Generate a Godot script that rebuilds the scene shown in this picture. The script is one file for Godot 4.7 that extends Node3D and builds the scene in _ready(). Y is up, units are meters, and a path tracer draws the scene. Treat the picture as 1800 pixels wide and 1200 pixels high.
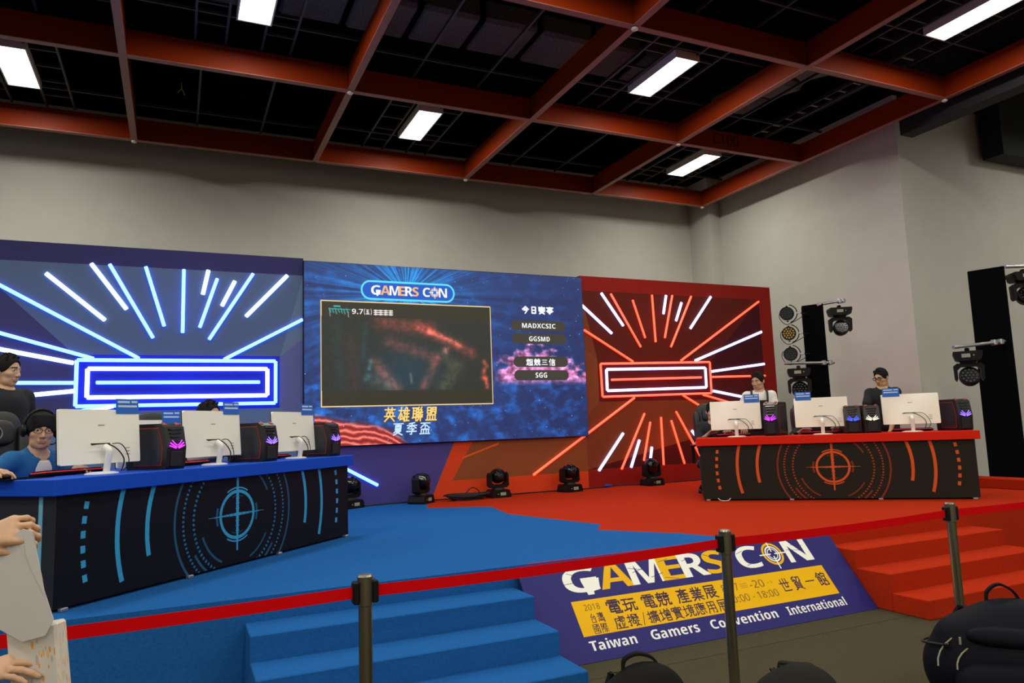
extends Node3D
# A gaming convention stage: two angled player desks, an LED wall between two neon wings, carpeted steps and a coffered exhibition-hall ceiling.
# Metres, y up. x runs along the stage backdrop, z towards the audience. The camera stands at the origin of x and z.

const STAGE := 0.6          # height of the stage deck above the hall floor
const FACE := -10.5         # front face of the backdrop
const BEAM := 6.6           # underside of the ceiling beams
var M := {}                 # shared materials
var taken := {}             # names already used at the top level
var rng := RandomNumberGenerator.new()

func _ready() -> void:
	rng.seed = 20180817
	# ---- camera, surroundings, exposure
	var cam := Camera3D.new()
	cam.name = "camera"
	cam.position = Vector3(0, 1.6, 0)
	cam.rotation = Vector3(0.117696, -0.43178, -0.035138)
	cam.fov = 49.86
	cam.near = 0.05
	cam.far = 100.0
	add_child(cam)
	cam.current = true
	var we := WorldEnvironment.new()
	we.name = "environment"
	var env := Environment.new()
	env.background_mode = Environment.BG_COLOR
	env.background_color = Color(0.01, 0.01, 0.012)
	env.tonemap_mode = Environment.TONE_MAPPER_LINEAR
	env.tonemap_exposure = 1.0
	env.sdfgi_enabled = true
	env.ssao_enabled = true
	env.ssil_enabled = true
	we.environment = env
	add_child(we)
	# ---- hall lamps: recessed panels in every other ceiling coffer (see ceiling_lamps)
	make_materials()
	room()
	ceiling()
	ceiling_lamps(7.5)
	stage()
	backdrop()
	video_wall()
	banner()
	desks()
	people()
	stage_lights()
	barriers()
	bags()

# ------------------------------------------------------------------ helpers
func rgb(r: float, g: float, b: float) -> Color:
	return Color(r / 255.0, g / 255.0, b / 255.0)

func mat(called: String, c: Color, rough := 0.6, metal := 0.0, glow := Color.BLACK, power := 0.0) -> StandardMaterial3D:
	var m := StandardMaterial3D.new()
	m.resource_name = called
	m.albedo_color = c
	m.roughness = rough
	m.metallic = metal
	if power > 0.0:
		m.emission_enabled = true
		m.emission = glow
		m.emission_energy_multiplier = power
	M[called] = m
	return m

func speckle(m: StandardMaterial3D, scale: float, lo: float, hi: float, freq := 0.05, bump := 0.0) -> void:
	# fine uneven tone of a woven or painted surface, in world space
	var n := FastNoiseLite.new()
	n.seed = 7
	n.frequency = freq
	n.fractal_octaves = 4
	var t := NoiseTexture2D.new()
	t.width = 256
	t.height = 256
	t.seamless = true
	t.noise = n
	var g := Gradient.new()
	g.set_color(0, Color(lo, lo, lo))
	g.set_color(1, Color(hi, hi, hi))
	t.color_ramp = g
	m.albedo_texture = t
	m.uv1_triplanar = true
	m.uv1_world_triplanar = true
	m.uv1_scale = Vector3.ONE * scale
	if bump > 0.0:
		var b := NoiseTexture2D.new()
		b.width = 256
		b.height = 256
		b.seamless = true
		b.noise = n
		b.as_normal_map = true
		b.bump_strength = 4.0
		m.normal_enabled = true
		m.normal_texture = b
		m.normal_scale = bump

func numbered(called: String) -> String:
	if not taken.has(called):
		taken[called] = 0
		return called
	taken[called] += 1
	return "%s_%03d" % [called, taken[called]]

func tag(o: Node3D, label: String, category: String, group := "", kind := "") -> void:
	if label:
		o.set_meta("label", label)
	if category:
		o.set_meta("category", category)
	if group:
		o.set_meta("group", group)
	if kind:
		o.set_meta("kind", kind)

func thing(called: String, label: String, category: String, at := Vector3.ZERO, turn := 0.0, group := "") -> Node3D:
	var o := Node3D.new()
	o.name = numbered(called)
	add_child(o)
	o.position = at
	o.rotation.y = turn
	tag(o, label, category, group)
	return o

func frame(called: String, label: String, at := Vector3.ZERO) -> Node3D:
	# a piece of the setting that holds parts
	var o := Node3D.new()
	o.name = numbered(called)
	add_child(o)
	o.position = at
	o.set_meta("kind", "structure")
	if label:
		o.set_meta("label", label)
	return o

func copy(o: Node3D, label: String) -> Node3D:
	var c: Node3D = o.duplicate()
	c.name = numbered(str(o.name).rstrip("_0123456789"))
	add_child(c)
	c.set_meta("label", label)
	return c

func put(called: String, mesh: Mesh, m: Material, parent: Node3D, at := Vector3.ZERO, turn := Vector3.ZERO) -> MeshInstance3D:
	var o := MeshInstance3D.new()
	o.name = called
	o.mesh = mesh
	o.material_override = m
	o.position = at
	o.rotation = turn
	parent.add_child(o, true)
	return o

# ---- meshes collected in a SurfaceTool
func st() -> SurfaceTool:
	var s := SurfaceTool.new()
	s.begin(Mesh.PRIMITIVE_TRIANGLES)
	s.set_smooth_group(-1)
	return s

func quad(s: SurfaceTool, a: Vector3, b: Vector3, c: Vector3, d: Vector3) -> void:
	# corners in clockwise order seen from the front
	s.set_uv(Vector2(0, 0)); s.add_vertex(a)
	s.set_uv(Vector2(1, 0)); s.add_vertex(b)
	s.set_uv(Vector2(1, 1)); s.add_vertex(c)
	s.set_uv(Vector2(0, 0)); s.add_vertex(a)
	s.set_uv(Vector2(1, 1)); s.add_vertex(c)
	s.set_uv(Vector2(0, 1)); s.add_vertex(d)

func box(s: SurfaceTool, c: Vector3, size: Vector3, t := Transform3D.IDENTITY) -> void:
	chamfer(s, c, size, 0.0, t)

func chamfer(s: SurfaceTool, c: Vector3, size: Vector3, e: float, t := Transform3D.IDENTITY) -> void:
	# a box with its twelve edges cut at 45 degrees by e
	var h := size * 0.5
	var axes := [Vector3.RIGHT, Vector3.UP, Vector3.BACK]
	for k in 3:
		for sg in [1.0, -1.0]:
			var n: Vector3 = axes[k] * sg
			var u: Vector3 = axes[(k + 1) % 3]
			var v: Vector3 = axes[(k + 2) % 3] * sg
			var hn: float = h[k]
			var hu: float = h[(k + 1) % 3] - e
			var hv: float = h[(k + 2) % 3] - e
			var q := []
			for w in [[-1, 1], [1, 1], [1, -1], [-1, -1]]:
				q.append(t * (c + n * hn + u * hu * w[0] + v * hv * w[1]))
			quad(s, q[0], q[1], q[2], q[3])
	if e <= 0.0:
		return
	for k in 3:
		# edges along axis k
		var a: Vector3 = axes[k]
		var b: Vector3 = axes[(k + 1) % 3]
		var d: Vector3 = axes[(k + 2) % 3]
		var ha: float = h[k] - e
		var hb: float = h[(k + 1) % 3]
		var hd: float = h[(k + 2) % 3]
		for sb in [1.0, -1.0]:
			for sd in [1.0, -1.0]:
				var p1: Vector3 = c + b * sb * hb + d * sd * (hd - e)
				var p2: Vector3 = c + b * sb * (hb - e) + d * sd * hd
				var f: float = sb * sd
				quad(s, t * (p1 - a * ha * f), t * (p1 + a * ha * f), t * (p2 + a * ha * f), t * (p2 - a * ha * f))
	for sx in [1.0, -1.0]:
		for sy in [1.0, -1.0]:
			for sz in [1.0, -1.0]:
				var o := Vector3(sx, sy, sz)
				var px: Vector3 = t * (c + o * Vector3(h.x, h.y - e, h.z - e))
				var py: Vector3 = t * (c + o * Vector3(h.x - e, h.y, h.z - e))
				var pz: Vector3 = t * (c + o * Vector3(h.x - e, h.y - e, h.z))
				if sx * sy * sz > 0:
					tri(s, px, pz, py)
				else:
					tri(s, px, py, pz)

func tri(s: SurfaceTool, a: Vector3, b: Vector3, c: Vector3) -> void:
	s.set_uv(Vector2.ZERO); s.add_vertex(a)
	s.set_uv(Vector2.ZERO); s.add_vertex(b)
	s.set_uv(Vector2.ZERO); s.add_vertex(c)

func done(s: SurfaceTool) -> ArrayMesh:
	s.generate_normals()
	return s.commit()

func box_mesh(size: Vector3, e := 0.0) -> ArrayMesh:
	var s := st()
	chamfer(s, Vector3.ZERO, size, e)
	return done(s)

func tube(s: SurfaceTool, pts: PackedVector3Array, radii, sides := 8, caps := true) -> void:
	# a round bar swept along pts; radii is one number or one for each point
	s.set_smooth_group(0)
	var n := pts.size()
	var up := Vector3.UP
	var rings := []
	for i in n:
		var d: Vector3 = (pts[mini(i + 1, n - 1)] - pts[maxi(i - 1, 0)]).normalized()
		if absf(d.dot(up)) > 0.95:
			up = Vector3.RIGHT if absf(d.x) < 0.9 else Vector3.BACK
		var x := d.cross(up).normalized()
		var y := x.cross(d).normalized()
		up = y
		var r: float = radii if not (radii is Array or radii is PackedFloat32Array) else radii[i]
		var ring := PackedVector3Array()
		for k in sides:
			var a := TAU * k / sides
			ring.append(pts[i] + (x * cos(a) + y * sin(a)) * r)
		rings.append(ring)
	for i in n - 1:
		for k in sides:
			var k2 := (k + 1) % sides
			quad(s, rings[i][k], rings[i][k2], rings[i + 1][k2], rings[i + 1][k])
	if caps:
		s.set_smooth_group(-1)
		for k in range(1, sides - 1):
			tri(s, rings[0][0], rings[0][k + 1], rings[0][k])
			tri(s, rings[n - 1][0], rings[n - 1][k], rings[n - 1][k + 1])
	s.set_smooth_group(-1)

func tube_mesh(pts: PackedVector3Array, radii, sides := 8) -> ArrayMesh:
	var s := st()
	tube(s, pts, radii, sides)
	return done(s)

func smooth_path(pts: PackedVector3Array, per := 6) -> PackedVector3Array:
	var out := PackedVector3Array()
	var n := pts.size()
	for i in n - 1:
		for k in per:
			out.append(pts[i].cubic_interpolate(pts[i + 1], pts[maxi(i - 1, 0)], pts[mini(i + 2, n - 1)], float(k) / per))
	out.append(pts[n - 1])
	return out

func lathe(s: SurfaceTool, prof: PackedVector2Array, sides := 24, t := Transform3D.IDENTITY) -> void:
	# prof: (radius, height) from the top down
	for i in prof.size() - 1:
		var a := prof[i]
		var b := prof[i + 1]
		s.set_smooth_group(i + 1)
		for k in sides:
			var u := TAU * k / sides
			var v := TAU * (k + 1) / sides
			var p1 := t * Vector3(cos(u) * a.x, a.y, sin(u) * a.x)
			var p2 := t * Vector3(cos(v) * a.x, a.y, sin(v) * a.x)
			var p3 := t * Vector3(cos(v) * b.x, b.y, sin(v) * b.x)
			var p4 := t * Vector3(cos(u) * b.x, b.y, sin(u) * b.x)
			if a.x < 1e-5:
				tri(s, p1, p3, p4)
			elif b.x < 1e-5:
				tri(s, p1, p2, p3)
			else:
				quad(s, p1, p2, p3, p4)
	s.set_smooth_group(-1)

func lathe_mesh(prof: PackedVector2Array, sides := 24) -> ArrayMesh:
	var s := st()
	lathe(s, prof, sides)
	return done(s)

func extrude(s: SurfaceTool, poly: PackedVector2Array, z0: float, z1: float, t := Transform3D.IDENTITY) -> void:
	# poly in x, y; from z0 (back) to z1 (front)
	var p := poly
	if not Geometry2D.is_polygon_clockwise(p):
		p = p.duplicate()
		p.reverse()
	var idx := Geometry2D.triangulate_polygon(p)
	for i in range(0, idx.size(), 3):
		var a := p[idx[i]]
		var b := p[idx[i + 1]]
		var c := p[idx[i + 2]]
		if (b - a).cross(c - a) > 0:
			var w := b
			b = c
			c = w
		tri(s, t * Vector3(a.x, a.y, z1), t * Vector3(b.x, b.y, z1), t * Vector3(c.x, c.y, z1))
		tri(s, t * Vector3(a.x, a.y, z0), t * Vector3(c.x, c.y, z0), t * Vector3(b.x, b.y, z0))
	var n := p.size()
	# is_polygon_clockwise() speaks of a y-down plane: settle the side by the signed area instead
	var area := 0.0
	for i in n:
		area += p[i].cross(p[(i + 1) % n])
	for i in n:
		var a := p[i]
		var b := p[(i + 1) % n]
		if area > 0:
			quad(s, t * Vector3(a.x, a.y, z1), t * Vector3(a.x, a.y, z0), t * Vector3(b.x, b.y, z0), t * Vector3(b.x, b.y, z1))
		else:
			quad(s, t * Vector3(b.x, b.y, z1), t * Vector3(b.x, b.y, z0), t * Vector3(a.x, a.y, z0), t * Vector3(a.x, a.y, z1))

func extrude_mesh(poly: PackedVector2Array, z0: float, z1: float, t := Transform3D.IDENTITY) -> ArrayMesh:
	var s := st()
	extrude(s, poly, z0, z1, t)
	return done(s)

func round_rect(w: float, h: float, r: float, seg := 4) -> PackedVector2Array:
	var p := PackedVector2Array()
	for c in [[1, 1, 0], [-1, 1, 1], [-1, -1, 2], [1, -1, 3]]:
		for k in seg + 1:
			var a: float = PI / 2 * (c[2] + float(k) / seg)
			p.append(Vector2(c[0] * (w / 2 - r) + cos(a) * r, c[1] * (h / 2 - r) + sin(a) * r))
	return p

func superbox(size: Vector3, e1 := 0.4, e2 := 0.4, nu := 28, nv := 16) -> ArrayMesh:
	# a soft padded box (superquadric); smaller exponents are boxier
	var s := st()
	s.set_smooth_group(0)
	var g := []
	for j in nv + 1:
		var b := -PI / 2 + PI * j / nv
		var row := PackedVector3Array()
		for i in nu + 1:
			var a := TAU * i / nu
			row.append(Vector3(pw(cos(b), e1) * pw(cos(a), e2), pw(sin(b), e1), pw(cos(b), e1) * pw(sin(a), e2)) * size * 0.5)
		g.append(row)
	for j in nv:
		for i in nu:
			if j == 0:
				tri(s, g[j][i], g[j + 1][i + 1], g[j + 1][i])
			elif j == nv - 1:
				tri(s, g[j][i], g[j][i + 1], g[j + 1][i])
			else:
				quad(s, g[j][i], g[j][i + 1], g[j + 1][i + 1], g[j + 1][i])
	return done(s)

func pw(v: float, e: float) -> float:
	return signf(v) * pow(absf(v), e)

func panel_mesh(w: float, h: float) -> ArrayMesh:
	# an upright printed sheet, 2 mm thick, facing +z, its texture over the front
	var s := st()
	var a := Vector3(-w / 2, h / 2, 0.002)
	var b := Vector3(w / 2, h / 2, 0.002)
	var c := Vector3(w / 2, -h / 2, 0.002)
	var d := Vector3(-w / 2, -h / 2, 0.002)
	quad(s, a, b, c, d)
	return done(s)

# ------------------------------------------------------------------ materials
func make_materials() -> void:
	speckle(mat("wall_paint", rgb(198, 197, 191), 0.75), 0.35, 0.975, 1.0, 0.02)
	speckle(mat("hall_carpet", rgb(84, 79, 62), 0.95), 3.0, 0.72, 1.0, 0.12, 0.3)
	mat("carpet_gap", rgb(40, 37, 30), 0.95)
	speckle(mat("blue_carpet", rgb(34, 95, 164), 0.95), 2.2, 0.9, 1.0, 0.06, 0.25)
	speckle(mat("red_carpet", rgb(178, 48, 22), 0.95), 2.2, 0.9, 1.0, 0.06, 0.25)
	for m in ["hall_carpet", "blue_carpet", "red_carpet"]:
		M[m].metallic_specular = 0.12
	mat("beam_paint", rgb(134, 42, 6), 0.45).metallic_specular = 0.25
	mat("beam_lip", rgb(150, 92, 80), 0.5)
	mat("dark_paint", rgb(22, 24, 30), 0.8)
	mat("plenum", rgb(10, 11, 13), 0.95).metallic_specular = 0.1
	speckle(mat("insulation", rgb(104, 106, 100), 0.8), 1.2, 0.6, 1.0, 0.08, 0.4)
	mat("grid_bar", rgb(48, 51, 56), 0.6)
	mat("white_cap", rgb(225, 222, 215), 0.4)
	mat("lamp_housing", rgb(205, 205, 200), 0.5)
	mat("lamp_diffuser", rgb(245, 245, 240), 0.4, 0.0, Color(1.0, 0.985, 0.93), 6.0)
	mat("black_plastic", rgb(17, 17, 19), 0.45).metallic_specular = 0.3
	mat("black_gloss", rgb(14, 14, 17), 0.15)
	mat("black_cloth", rgb(10, 10, 13), 0.95).metallic_specular = 0.1
	mat("dark_rubber", rgb(18, 18, 20), 0.7)
	mat("steel", rgb(150, 146, 138), 0.28, 1.0)
	mat("dark_steel", rgb(150, 142, 122), 0.3, 1.0)
	mat("alu", rgb(190, 190, 198), 0.35, 0.9)
	mat("white_plastic", rgb(248, 245, 230), 0.1)
	mat("white_gloss", rgb(232, 230, 222), 0.3)
	mat("belt_red", rgb(204, 8, 14), 0.8).metallic_specular = 0.15
	mat("led_white", rgb(240, 244, 255), 0.4, 0.0, Color(0.6, 0.74, 1.0), 5.5)
	mat("led_cyan", rgb(190, 225, 255), 0.4, 0.0, Color(0.24, 0.46, 1.0), 6.0)
	mat("led_red", rgb(255, 150, 120), 0.4, 0.0, Color(1.0, 0.23, 0.12), 2.3)
	mat("led_violet", rgb(225, 225, 255), 0.4, 0.0, Color(0.58, 0.66, 1.0), 4.5)
	mat("glow_purple", rgb(200, 60, 255), 0.4, 0.0, Color(0.75, 0.18, 1.0), 2.2)
	mat("glow_blue", rgb(60, 90, 255), 0.4, 0.0, Color(0.22, 0.3, 1.0), 2.4)
	mat("glow_cream", rgb(255, 250, 225), 0.4, 0.0, Color(1.0, 0.95, 0.78), 1.6)
	mat("glow_violet", rgb(130, 90, 255), 0.4, 0.0, Color(0.5, 0.36, 1.0), 2.4)
	mat("key_glow", rgb(255, 40, 60), 0.5, 0.0, Color(1.0, 0.06, 0.14), 0.9)
	mat("case_black", rgb(20, 20, 23), 0.35)
	mat("case_side", rgb(34, 37, 42), 0.4)
	mat("case_red", rgb(150, 40, 36), 0.4)
	mat("desk_blue", rgb(16, 72, 190), 0.6).metallic_specular = 0.25
	mat("desk_red", rgb(206, 34, 10), 0.6).metallic_specular = 0.25
	mat("desk_core", rgb(20, 20, 26), 0.6)
	mat("card_blue", rgb(24, 100, 196), 0.5)
	mat("card_white", rgb(190, 215, 245), 0.5)
	mat("chrome_lens", rgb(40, 40, 46), 0.06, 0.3)
	mat("lens_amber", rgb(190, 150, 60), 0.2)
	mat("led_chip", rgb(200, 200, 190), 0.2)
	mat("label_print", rgb(150, 150, 135), 0.5)
	mat("lettering_dark", rgb(24, 8, 6), 0.7)

# ------------------------------------------------------------------ hall
func room() -> void:
	var f := frame("floor", "dark grey-brown hall carpet in front of the stage")
	var edges := [-14.5, -4.25, -2.25, -0.25, 1.75, 3.75, 5.75, 7.75, 9.75, 32.0]
	for i in edges.size() - 1:
		var z0: float = edges[i]
		var z1: float = edges[i + 1]
		put("carpet_strip", box_mesh(Vector3(38.8, 0.06, z1 - z0 - 0.008), 0.003), M.hall_carpet, f, Vector3(-2.5, -0.03, (z0 + z1) / 2))
	put("underlay", box_mesh(Vector3(39.2, 0.1, 47.4)), M.carpet_gap, f, Vector3(-2.4, -0.11, 8.5))
	var top := 7.4       # painted up to the ceiling grid, dark above it
	var w := frame("wall_back", "pale grey plaster hall wall above the backdrop")
	wall(w, "plaster", Vector3(-5.2, 0, -14.35), Vector3(34.4, top, 0.3))
	wall(w, "pilaster", Vector3(11.64, 0, -13.83), Vector3(0.34, top, 0.75))
	w = frame("wall_right", "pale grey plaster side wall beside the light towers")
	wall(w, "plaster", Vector3(12.0, 0, -11.58), Vector3(0.4, top, 5.82))
	wall(w, "return_face", Vector3(14.6, 0, -8.83), Vector3(4.8, top, 0.3))
	wall(w, "side_face", Vector3(17.15, 0, 11.45), Vector3(0.3, top, 41.0))
	put("header", box_mesh(Vector3(0.3, 2.0, 18.0), 0.005), M.dark_paint, w, Vector3(11.5, 7.4, 0.74))
	put("header", box_mesh(Vector3(2.6, 1.9, 0.4), 0.005), M.dark_paint, w, Vector3(15.4, 7.36, -8.4))
	w = frame("wall_left", "pale hall wall far beyond the blue desk")
	wall(w, "plaster", Vector3(-21.7, 0, 8.5), Vector3(0.3, top, 46.9))
	w = frame("wall_rear", "pale hall wall far behind the audience")
	wall(w, "plaster", Vector3(-2.2, 0, 32.1), Vector3(39.2, top, 0.3))

func wall(w: Node3D, called: String, foot: Vector3, size: Vector3) -> void:
	put(called, box_mesh(size), M.wall_paint, w, foot + Vector3(0, size.y / 2, 0))
	put("upper_wall", box_mesh(Vector3(size.x, 1.5, size.z)), M.plenum, w, foot + Vector3(0, size.y + 0.75, 0))

func beam_x(i: int) -> float:
	return -0.70 + 2.96 * i      # beams that run towards the audience

func beam_z(j: int) -> float:
	return -13.28 + 3.0 * j      # beams along the backdrop

func ceiling() -> void:
	var c := frame("ceiling", "dark open ceiling crossed by orange-red coffer beams")
	put("roof_slab", box_mesh(Vector3(39.4, 0.3, 47.8)), M.plenum, c, Vector3(-2.4, 9.0, 8.5))
	var depth := 0.36
	var wide := 0.07
	var x0 := beam_x(-3)
	var x1 := beam_x(4)
	var long := beam_z(7) - beam_z(0)
	var run := box_mesh(Vector3(2.96 - wide, depth, wide), 0.006)
	var run_lip := box_mesh(Vector3(2.96 - wide, 0.012, wide + 0.03), 0.002)
	var cross := box_mesh(Vector3(wide, depth, 3.0 + wide), 0.006)
	var cross_lip := box_mesh(Vector3(wide + 0.03, 0.012, 3.0), 0.002)
	for j in 8:
		for i in range(-3, 4):
			var b := put("beam", run, M.beam_paint, c, Vector3(beam_x(i) + 1.48, BEAM + depth / 2, beam_z(j)))
			put("lip", run_lip, M.beam_lip, b, Vector3(0, -depth / 2 - 0.004, 0))
	for i in range(-3, 5):
		for j in 7:
			var b := put("beam", cross, M.beam_paint, c, Vector3(beam_x(i), BEAM + depth / 2, beam_z(j) + 1.5))
			put("lip", cross_lip, M.beam_lip, b, Vector3(0, -depth / 2 - 0.004, 0))
	# faint stencilled bay number on the beam by the corner
	var tm := TextMesh.new()
	var sf := SystemFont.new()
	sf.font_names = PackedStringArray(["Droid Sans"])
	tm.font = sf
	tm.font_size = 32
	tm.pixel_size = 0.0085
	tm.depth = 0.004
	tm.text = "C100"
	put("bay_number", tm, M.lettering_dark, c, Vector3(9.25, BEAM + 0.19, beam_z(1) + wide / 2 + 0.003))
	# slim bars of the stripped suspended ceiling
	var bar_long := box_mesh(Vector3(0.03, 0.045, 2.9))
	var bar_wide := box_mesh(Vector3(2.86, 0.04, 0.028))
	var bar_short := box_mesh(Vector3(0.38, 0.035, 0.025))
	for i in range(-2, 4):
		for j in range(0, 4):
			var m := Vector3(beam_x(i) + 1.48, 6.99, beam_z(j) + 1.5)
			var lamp := lamp_here(i, j)
			for sx in [-1, 1]:
				put("grid_bar", bar_long, M.grid_bar, c, m + Vector3(sx * (0.62 if lamp else 0.52), 0, 0))
				if lamp:
					put("grid_bar", bar_long, M.grid_bar, c, m + Vector3(sx * 0.235, 0.0, 0))
					for k in 5:
						put("grid_bar", bar_short, M.grid_bar, c, m + Vector3(sx * 0.428, 0.0, -1.0 + 0.5 * k))
			put("grid_bar", bar_wide, M.grid_bar, c, m + Vector3(0, -0.002, -0.72 if lamp else -0.9))
			put("grid_bar", bar_wide, M.grid_bar, c, m + Vector3(0, -0.002, 0.72 if lamp else 0.9))
	# white sprinkler roses under the crossings
	var rose := lathe_mesh(PackedVector2Array([Vector2(0.012, 0.06), Vector2(0.03, 0.03), Vector2(0.045, 0.012), Vector2(0.045, 0.0), Vector2(0.03, -0.015), Vector2(0, -0.02)]), 14)
	for spot in [[0, 0, "above the blue wing"], [1, 1, "between two dark coffers over the screen"], [2, 0, "above the top corner of the video wall"], [3, 1, "beside the stencilled bay number"], [4, 0, "in the far corner of the hall"], [2, 2, "nearest the camera"], [4, 2, "on the outer beam beside the dark header"]]:
		var o := put(numbered("ceiling_rose"), rose, M.white_cap, self, Vector3(beam_x(spot[0]), BEAM - 0.03, beam_z(spot[1])))
		tag(o, "white ceiling rose at a beam crossing " + spot[2], "ceiling rose", "white roses at the beam crossings")
	# lagged air duct above the grid
	var d := thing("air_duct", "grey lagged air duct lying in the dark ceiling void", "air duct", Vector3(3.4, 7.45, -9.35))
	var piece := box_mesh(Vector3(0.86, 0.34, 0.9), 0.05)
	var band := box_mesh(Vector3(0.06, 0.37, 0.93), 0.01)
	for k in 9:
		var p := put("lagging", piece, M.insulation, d, Vector3(-3.6 + 0.9 * k, 0.01 * (k % 3), 0), Vector3(0, 0, 0.01 * ((k * 7) % 3 - 1)))
		put("strap", band, M.plenum, p, Vector3(0.44, 0, 0))
	d = thing("air_duct", "short crumpled grey duct above the corner coffer", "air duct", Vector3(9.2, 7.35, -9.0))
	for k in 3:
		put("lagging", box_mesh(Vector3(0.85, 0.3, 0.7), 0.08), M.insulation, d, Vector3(0.1 * k, 0.02 * k, -0.75 + 0.72 * k), Vector3(0.1, 0.2 * k, 0.05))
	# ladder tray for cables along the side wall
	var t := thing("cable_ladder", "thin metal cable ladder hanging in the ceiling void by the side wall", "cable ladder", Vector3(10.55, 7.25, -10.2))
	for sx in [-1, 1]:
		put("rail", box_mesh(Vector3(0.03, 0.06, 5.8)), M.grid_bar, t, Vector3(sx * 0.17, 0, 0))
	for k in 19:
		put("rung", box_mesh(Vector3(0.32, 0.025, 0.03)), M.label_print, t, Vector3(0, 0, -2.8 + 0.31 * k))
	# a forgotten yellow cable tie
	var y := st()
	tube(y, PackedVector3Array([Vector3(0, 0.12, 0), Vector3(0.01, 0.02, 0), Vector3(-0.05, -0.06, 0)]), 0.008, 5)
	tube(y, PackedVector3Array([Vector3(0.01, 0.02, 0), Vector3(0.05, -0.08, 0)]), 0.008, 5)
	var yo := put(numbered("cable_tie"), done(y), mat("tie_yellow", rgb(190, 180, 40), 0.5), self, Vector3(0.0, 6.98, -11.9))
	tag(yo, "small yellow cable tie dangling from the ceiling grid", "cable tie")

func lamp_here(i: int, j: int) -> bool:
	return posmod(i + j, 2) == 1      # every other coffer carries a lamp

func ceiling_lamps(energy: float) -> void:
	var names := {"-1_0": "nearest the blue wing, cut by the picture edge", "1_0": "straight above the video wall", "3_0": "in the far corner coffer", "0_1": "at the top edge, over the blue wing", "2_1": "in the middle of the second row", "3_2": "long and bright by the side wall"}
	var proto: Node3D = null
	for j in 15:
		for i in range(-5, 6):
			# lit coffers; lamps past the dark header are added to brighten the side bay
			if not lamp_here(i, j) or i == 4 or (i == 5 and j < 2):
				continue
			var key := "%d_%d" % [i, j]
			var label: String = "bright white ceiling lamp panel " + names[key] if names.has(key) else "white lamp panel out of the picture, over the rest of the hall or added over the side bay"
			var at := Vector3(beam_x(i) + 1.48 + 0.06, 6.9, beam_z(j) + 1.5)
			var o: Node3D
			if proto == null:
				o = thing("ceiling_lamp", label, "ceiling lamp", at, 0.0, "recessed ceiling lamps")
				var h := st()
				for sx in [-1, 1]:
					box(h, Vector3(sx * 0.205, 0.04, 0), Vector3(0.02, 0.1, 1.26))
					box(h, Vector3(0, 0.04, sx * 0.62), Vector3(0.39, 0.1, 0.02))
				box(h, Vector3(0, 0.095, 0), Vector3(0.43, 0.02, 1.26))
				put("housing", done(h), M.lamp_housing, o)
				put("diffuser", box_mesh(Vector3(0.385, 0.012, 1.21), 0.003), M.lamp_diffuser, o, Vector3(0, 0.0, 0))
				var l := AreaLight3D.new()
				l.name = "light"
				l.area_size = Vector2(0.385, 1.21)
				l.light_energy = energy
				l.light_color = Color(1.0, 0.98, 0.92)
				l.shadow_enabled = true
				l.set("area_range", 40.0)
				l.rotation.x = -PI / 2
				l.position.y = -0.012
				o.add_child(l)
				proto = o
			else:
				o = copy(proto, label)
				o.position = at

# ------------------------------------------------------------------ stage
func slab(poly: PackedVector2Array, y0: float, y1: float) -> ArrayMesh:
	# poly in (x, z), extruded upwards
	var p := PackedVector2Array()
	for v in poly:
		p.append(Vector2(v.x, -v.y))
	return extrude_mesh(p, y0, y1, Transform3D(Basis(Vector3.RIGHT, -PI / 2), Vector3.ZERO))

func stage() -> void:
	var front := -5.07
	var s := thing("stage_platform", "low stage covered in blue and orange-red carpet with a ragged seam", "stage")
	put("deck", box_mesh(Vector3(15.25, STAGE - 0.02, 5.6)), M.desk_core, s, Vector3(3.63, (STAGE - 0.02) / 2, front - 2.8))
	var seam := PackedVector2Array([Vector2(3.3, -10.62), Vector2(3.22, -10.0), Vector2(3.04, -9.44), Vector2(3.76, -9.01), Vector2(3.6, -8.07), Vector2(3.96, -6.6), Vector2(3.73, -6.27), Vector2(4.21, -5.59), Vector2(4.4, front)])
	var blue := PackedVector2Array([Vector2(-4.0, -10.62)])
	blue.append_array(seam)
	blue.append(Vector2(-4.0, front))
	var red := seam.duplicate()
	red.append(Vector2(11.25, front))
	red.append(Vector2(11.25, -10.62))
	var o := put("blue_carpet", slab(blue, STAGE - 0.02, STAGE), M.blue_carpet, s)
	o.set_meta("label", "bright blue carpet on the stage deck")
	o = put("red_carpet", slab(red, STAGE - 0.02, STAGE), M.red_carpet, s)
	o.set_meta("label", "orange-red carpet on the stage deck")
	put("blue_skirt", box_mesh(Vector3(6.4, STAGE, 0.02)), M.blue_carpet, s, Vector3(-0.8, STAGE / 2, front + 0.01))
	put("red_skirt", box_mesh(Vector3(8.9, STAGE, 0.02)), M.red_carpet, s, Vector3(6.85, STAGE / 2, front + 0.01))
	var k := put(numbered("carpeted_kerb"), box_mesh(Vector3(0.3, 0.13, 2.9), 0.008), M.red_carpet, self, Vector3(9.92, STAGE + 0.065, -6.55))
	tag(k, "low red carpeted kerb along the stage edge by the tall light tower", "kerb")
	steps("carpeted_steps", "blue carpeted flight of steps up to the stage", 0.42, 2.27, -5.06, 0.353, M.blue_carpet)
	steps("carpeted_steps", "red carpeted flight of steps beside the slanted banner", 5.38, 7.42, -5.06, 0.33, M.red_carpet)

func steps(called: String, label: String, x0: float, x1: float, z0: float, tread: float, m: Material) -> void:
	var o := thing(called, label, "steps", Vector3((x0 + x1) / 2, 0, z0))
	for k in 3:
		var top := STAGE - 0.15 * (k + 1)
		put("step", box_mesh(Vector3(x1 - x0, top, tread), 0.006), m, o, Vector3(0, top / 2, tread * (k + 0.5)))

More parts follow.
